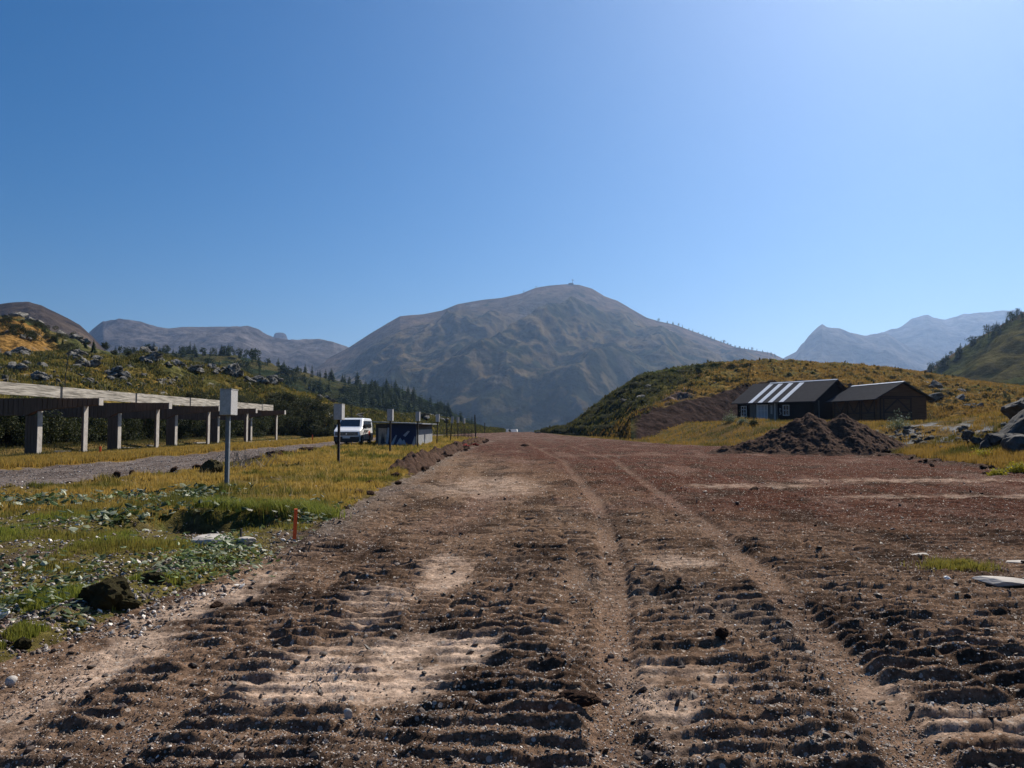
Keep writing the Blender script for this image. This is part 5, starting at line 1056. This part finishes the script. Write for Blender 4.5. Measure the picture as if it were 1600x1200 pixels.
# broad-leaved weeds
def weeds(name, spots, seed, pal, hscale=1):
    r = np.random.default_rng(seed); P_ = []; S_ = []
    for (px, py, rx, ry, n, s) in spots:
        n = int(n * .45)
        cx, cy, _ = gpx(px, py); kx = cy / 1200; ky = cy * cy / 1920
        x = cx + r.normal(0, .5, n) * rx * kx; y = cy + r.normal(0, .5, n) * ry * ky; P_.append(np.stack([x, y], 1)); n_ = n; S_.append(np.full(n, s * 1.5) * r.uniform(.5, 1.3, n))
    P_ = np.concatenate(P_); s = np.concatenate(S_)[:, None]; kp = pit(P_[:, 0], P_[:, 1]) < .15; P_ = P_[kp]; s = s[kp]; n = len(P_); z = H(P_[:, 0], P_[:, 1]) + r.uniform(.01, .14, n) * hscale
    c = np.stack([P_[:, 0], P_[:, 1], z], 1); d = r.normal(size=(n, 3)) * .45; d[:, 2] = 1; d /= np.linalg.norm(d, axis=1)[:, None]
    a = r.normal(size=(n, 3)); a -= (a * d).sum(1)[:, None] * d; a /= np.linalg.norm(a, axis=1)[:, None]; b = np.cross(d, a)
    V = np.stack([c - a * s, c - a * s * .35 - b * s * .62 - d * s * .18, c + a * s * .5 - b * s * .45 - d * s * .18, c + a * s, c + a * s * .5 + b * s * .45 - d * s * .18, c - a * s * .35 + b * s * .62 - d * s * .18, c + d * s * .04], 1)
    i = np.arange(n)[:, None] * 7; F = np.concatenate([i + np.array([[6, k, (k + 1) % 6]]) for k in range(6)])
    k = r.integers(0, len(pal), n); C = np.asarray(pal)[k] * r.uniform(.7, 1.2, n)[:, None]
    tag(mesh_np(name, V.reshape(-1, 3), F, M["leaf"], cols=np.repeat(C, 7, 0), smooth=False), kind='stuff')
PAL = [(.08, .12, .035), (.05, .08, .025), (.12, .16, .06), (.36, .39, .27), (.04, .06, .02), (.06, .09, .03)]
weeds("broadleaf_weeds", [(40, 790, 110, 14, 500, .05), (130, 785, 120, 12, 500, .05), (250, 782, 110, 12, 600, .055), (330, 800, 70, 14, 300, .05), (290, 775, 60, 8, 300, .06), (190, 815, 80, 14, 300, .045), (240, 820, 90, 16, 350, .05), (60, 925, 110, 50, 520, .022), (20, 960, 60, 40, 220, .024), (110, 972, 50, 10, 90, .025), (330, 882, 80, 26, 420, .028), (375, 868, 50, 18, 240, .028), (480, 815, 44, 18, 330, .035), (470, 800, 30, 20, 200, .035), (160, 830, 200, 20, 160, .035), (60, 890, 160, 30, 160, .028), (300, 925, 40, 10, 40, .02)], 31, PAL)
weeds("leafy_sprigs", [(300, 890, 40, 30, 350, .018), (345, 900, 50, 26, 300, .016), (290, 870, 30, 20, 150, .018), (352, 860, 22, 12, 260, .02)], 32, [(.12, .18, .05), (.20, .26, .07), (.08, .12, .04)], 1.4)
# green tufts in the dirt on the right, and yellow-flowered clumps at the right edge
c = gpx(1498, 893); n = 2600; x = c[0] + RNG.normal(0, .17, n); y = c[1] + RNG.normal(0, .10, n)
tag(blades("grass_tuft", x, y, H(x, y), RNG.uniform(.03, .10, n), .006, (.14, .15, .03), (.30, .24, .05), 33, .8, None), "lone green and yellow grass tuft growing in the bare dirt on the right", "grass tuft")
for px, py, s, lb in [(1596, 690, .55, "bright yellow-flowered clump on the bank at the right edge"), (1595, 738, .38, "yellow-flowered clump beside the flat-topped stone at the right edge"), (1535, 716, .4, "yellow-green clump at the foot of the scree"), (1560, 745, .25, "small yellow clump nearest the dirt at the right")]:
    c = gpx(px, py); t = empty("yellow_clump", c); tag(t, lb, "plant")
    leaf_cloud("foliage", 1100, lambda r, n: np.stack([r.normal(0, s * .5, n), r.normal(0, s * .35, n), np.abs(r.normal(0, s * .35, n))], 1), .035, int(px), M["bush"], [(.22, .22, .03), (.45, .38, .03), (.6, .5, .05)], t)
    MB().tube([(0, 0, -.05), (0, .01, s * .4)], [.02, .01], 5).build("stem", M["bark"], t)
# turf fringes on the clods
# pebbles and grit
def pebbles(name, x, y, s, seed, pal, sink=.3):
    r = np.random.default_rng(seed); n = len(x); t = (1 + 5 ** .5) / 2
    T = np.array([(-1, t, 0), (1, t, 0), (-1, -t, 0), (1, -t, 0), (0, -1, t), (0, 1, t), (0, -1, -t), (0, 1, -t), (t, 0, -1), (t, 0, 1), (-t, 0, -1), (-t, 0, 1)]) / 1.9
    TF = np.array([(0, 11, 5), (0, 5, 1), (0, 1, 7), (0, 7, 10), (0, 10, 11), (1, 5, 9), (5, 11, 4), (11, 10, 2), (10, 7, 6), (7, 1, 8), (3, 9, 4), (3, 4, 2), (3, 2, 6), (3, 6, 8), (3, 8, 9), (4, 9, 5), (2, 4, 11), (6, 2, 10), (8, 6, 7), (9, 8, 1)])
    V = T[None] * (1 + r.uniform(-.3, .3, (n, 12, 1))); a = r.uniform(0, 6.28, n)[:, None]
    V = V * np.stack([r.uniform(.7, 1.4, n), r.uniform(.6, 1.1, n), r.uniform(.3, .8, n)], 1)[:, None]
    tl = r.normal(0, .35, (n, 2)); V[..., 2] += V[..., 0] * tl[:, :1] + V[..., 1] * tl[:, 1:]
    X = V[..., 0] * np.cos(a) - V[..., 1] * np.sin(a); Y = V[..., 0] * np.sin(a) + V[..., 1] * np.cos(a)
    z = H(x, y); V = np.stack([X * s[:, None] + x[:, None], Y * s[:, None] + y[:, None], V[..., 2] * s[:, None] + (z + s * sink)[:, None]], -1)
    F = (np.arange(n)[:, None, None] * 12 + TF[None]).reshape(-1, 3)
    k = r.integers(0, len(pal), n); C = np.asarray(pal)[k] * r.uniform(.6, 1.25, n)[:, None]
    tag(mesh_np(name, V.reshape(-1, 3), F, M["stone"], cols=np.repeat(C, 12, 0), smooth=False), kind='stuff')
SPAL = [(.20, .16, .13), (.12, .09, .07), (.30, .25, .21), (.09, .065, .05), (.75, .68, .60), (.17, .105, .08), (.11, .075, .06), (.45, .39, .33)]  # stone colours; the palest also paint white glints on the grit
x, y, r = scat(130000, lambda y: -.72 * y - .3, lambda y: .72 * y + .3, 3.0, 30, 40, 1.9)
k = fbm(x * 1.2, y * 1.2, 3, 820) > -.35 + .5 * (palemask(x, y) > .4); x, y = x[k], y[k]; k = (x > piste_left(y) - .9) & (x < piste_right(y) + 1); x, y = x[k], y[k]
pebbles("dirt_gravel", x, y, (.0022 + .0048 * r.uniform(0, 1, len(x)) ** 5) * (1 + .06 * y), 41, SPAL)
x, y, r = scat(5000, lambda y: -.72 * y - .3, lambda y: .72 * y + .3, 3.0, 40, 42, 1.7); k = (x > piste_left(y) - .5) & (x < piste_right(y) + 1)
x, y = x[k], y[k]; pebbles("dark_crumbs", x, y, (.006 + .02 * r.uniform(0, 1, len(x)) ** 5) * (1 + .04 * y), 43, [(.075, .055, .042), (.055, .04, .032), (.10, .07, .055)])
x, y, r = scat(26000, lambda y: -.95 * y - .5, lambda y: piste_left(y) + .4, 4.4, 22, 44, 1.5); k = fbm(x * .9, y * .9, 4, 805) < .1; x, y = x[k], y[k]
pebbles("bank_gravel", x, y, (.005 + .016 * r.uniform(0, 1, len(x)) ** 3) * (1 + .03 * y), 45, SPAL + [(.4, .38, .36)])
x, y, r = scat(12000, lambda y: road_l(y) + .2, lambda y: road_r(y) + .9, 16, 60, 46, 1.4); pebbles("road_gravel", x, y, (.006 + .02 * r.uniform(0, 1, len(x)) ** 4) * (1 + .01 * y), 47, [(.24, .21, .19), (.14, .12, .11), (.34, .31, .29)])
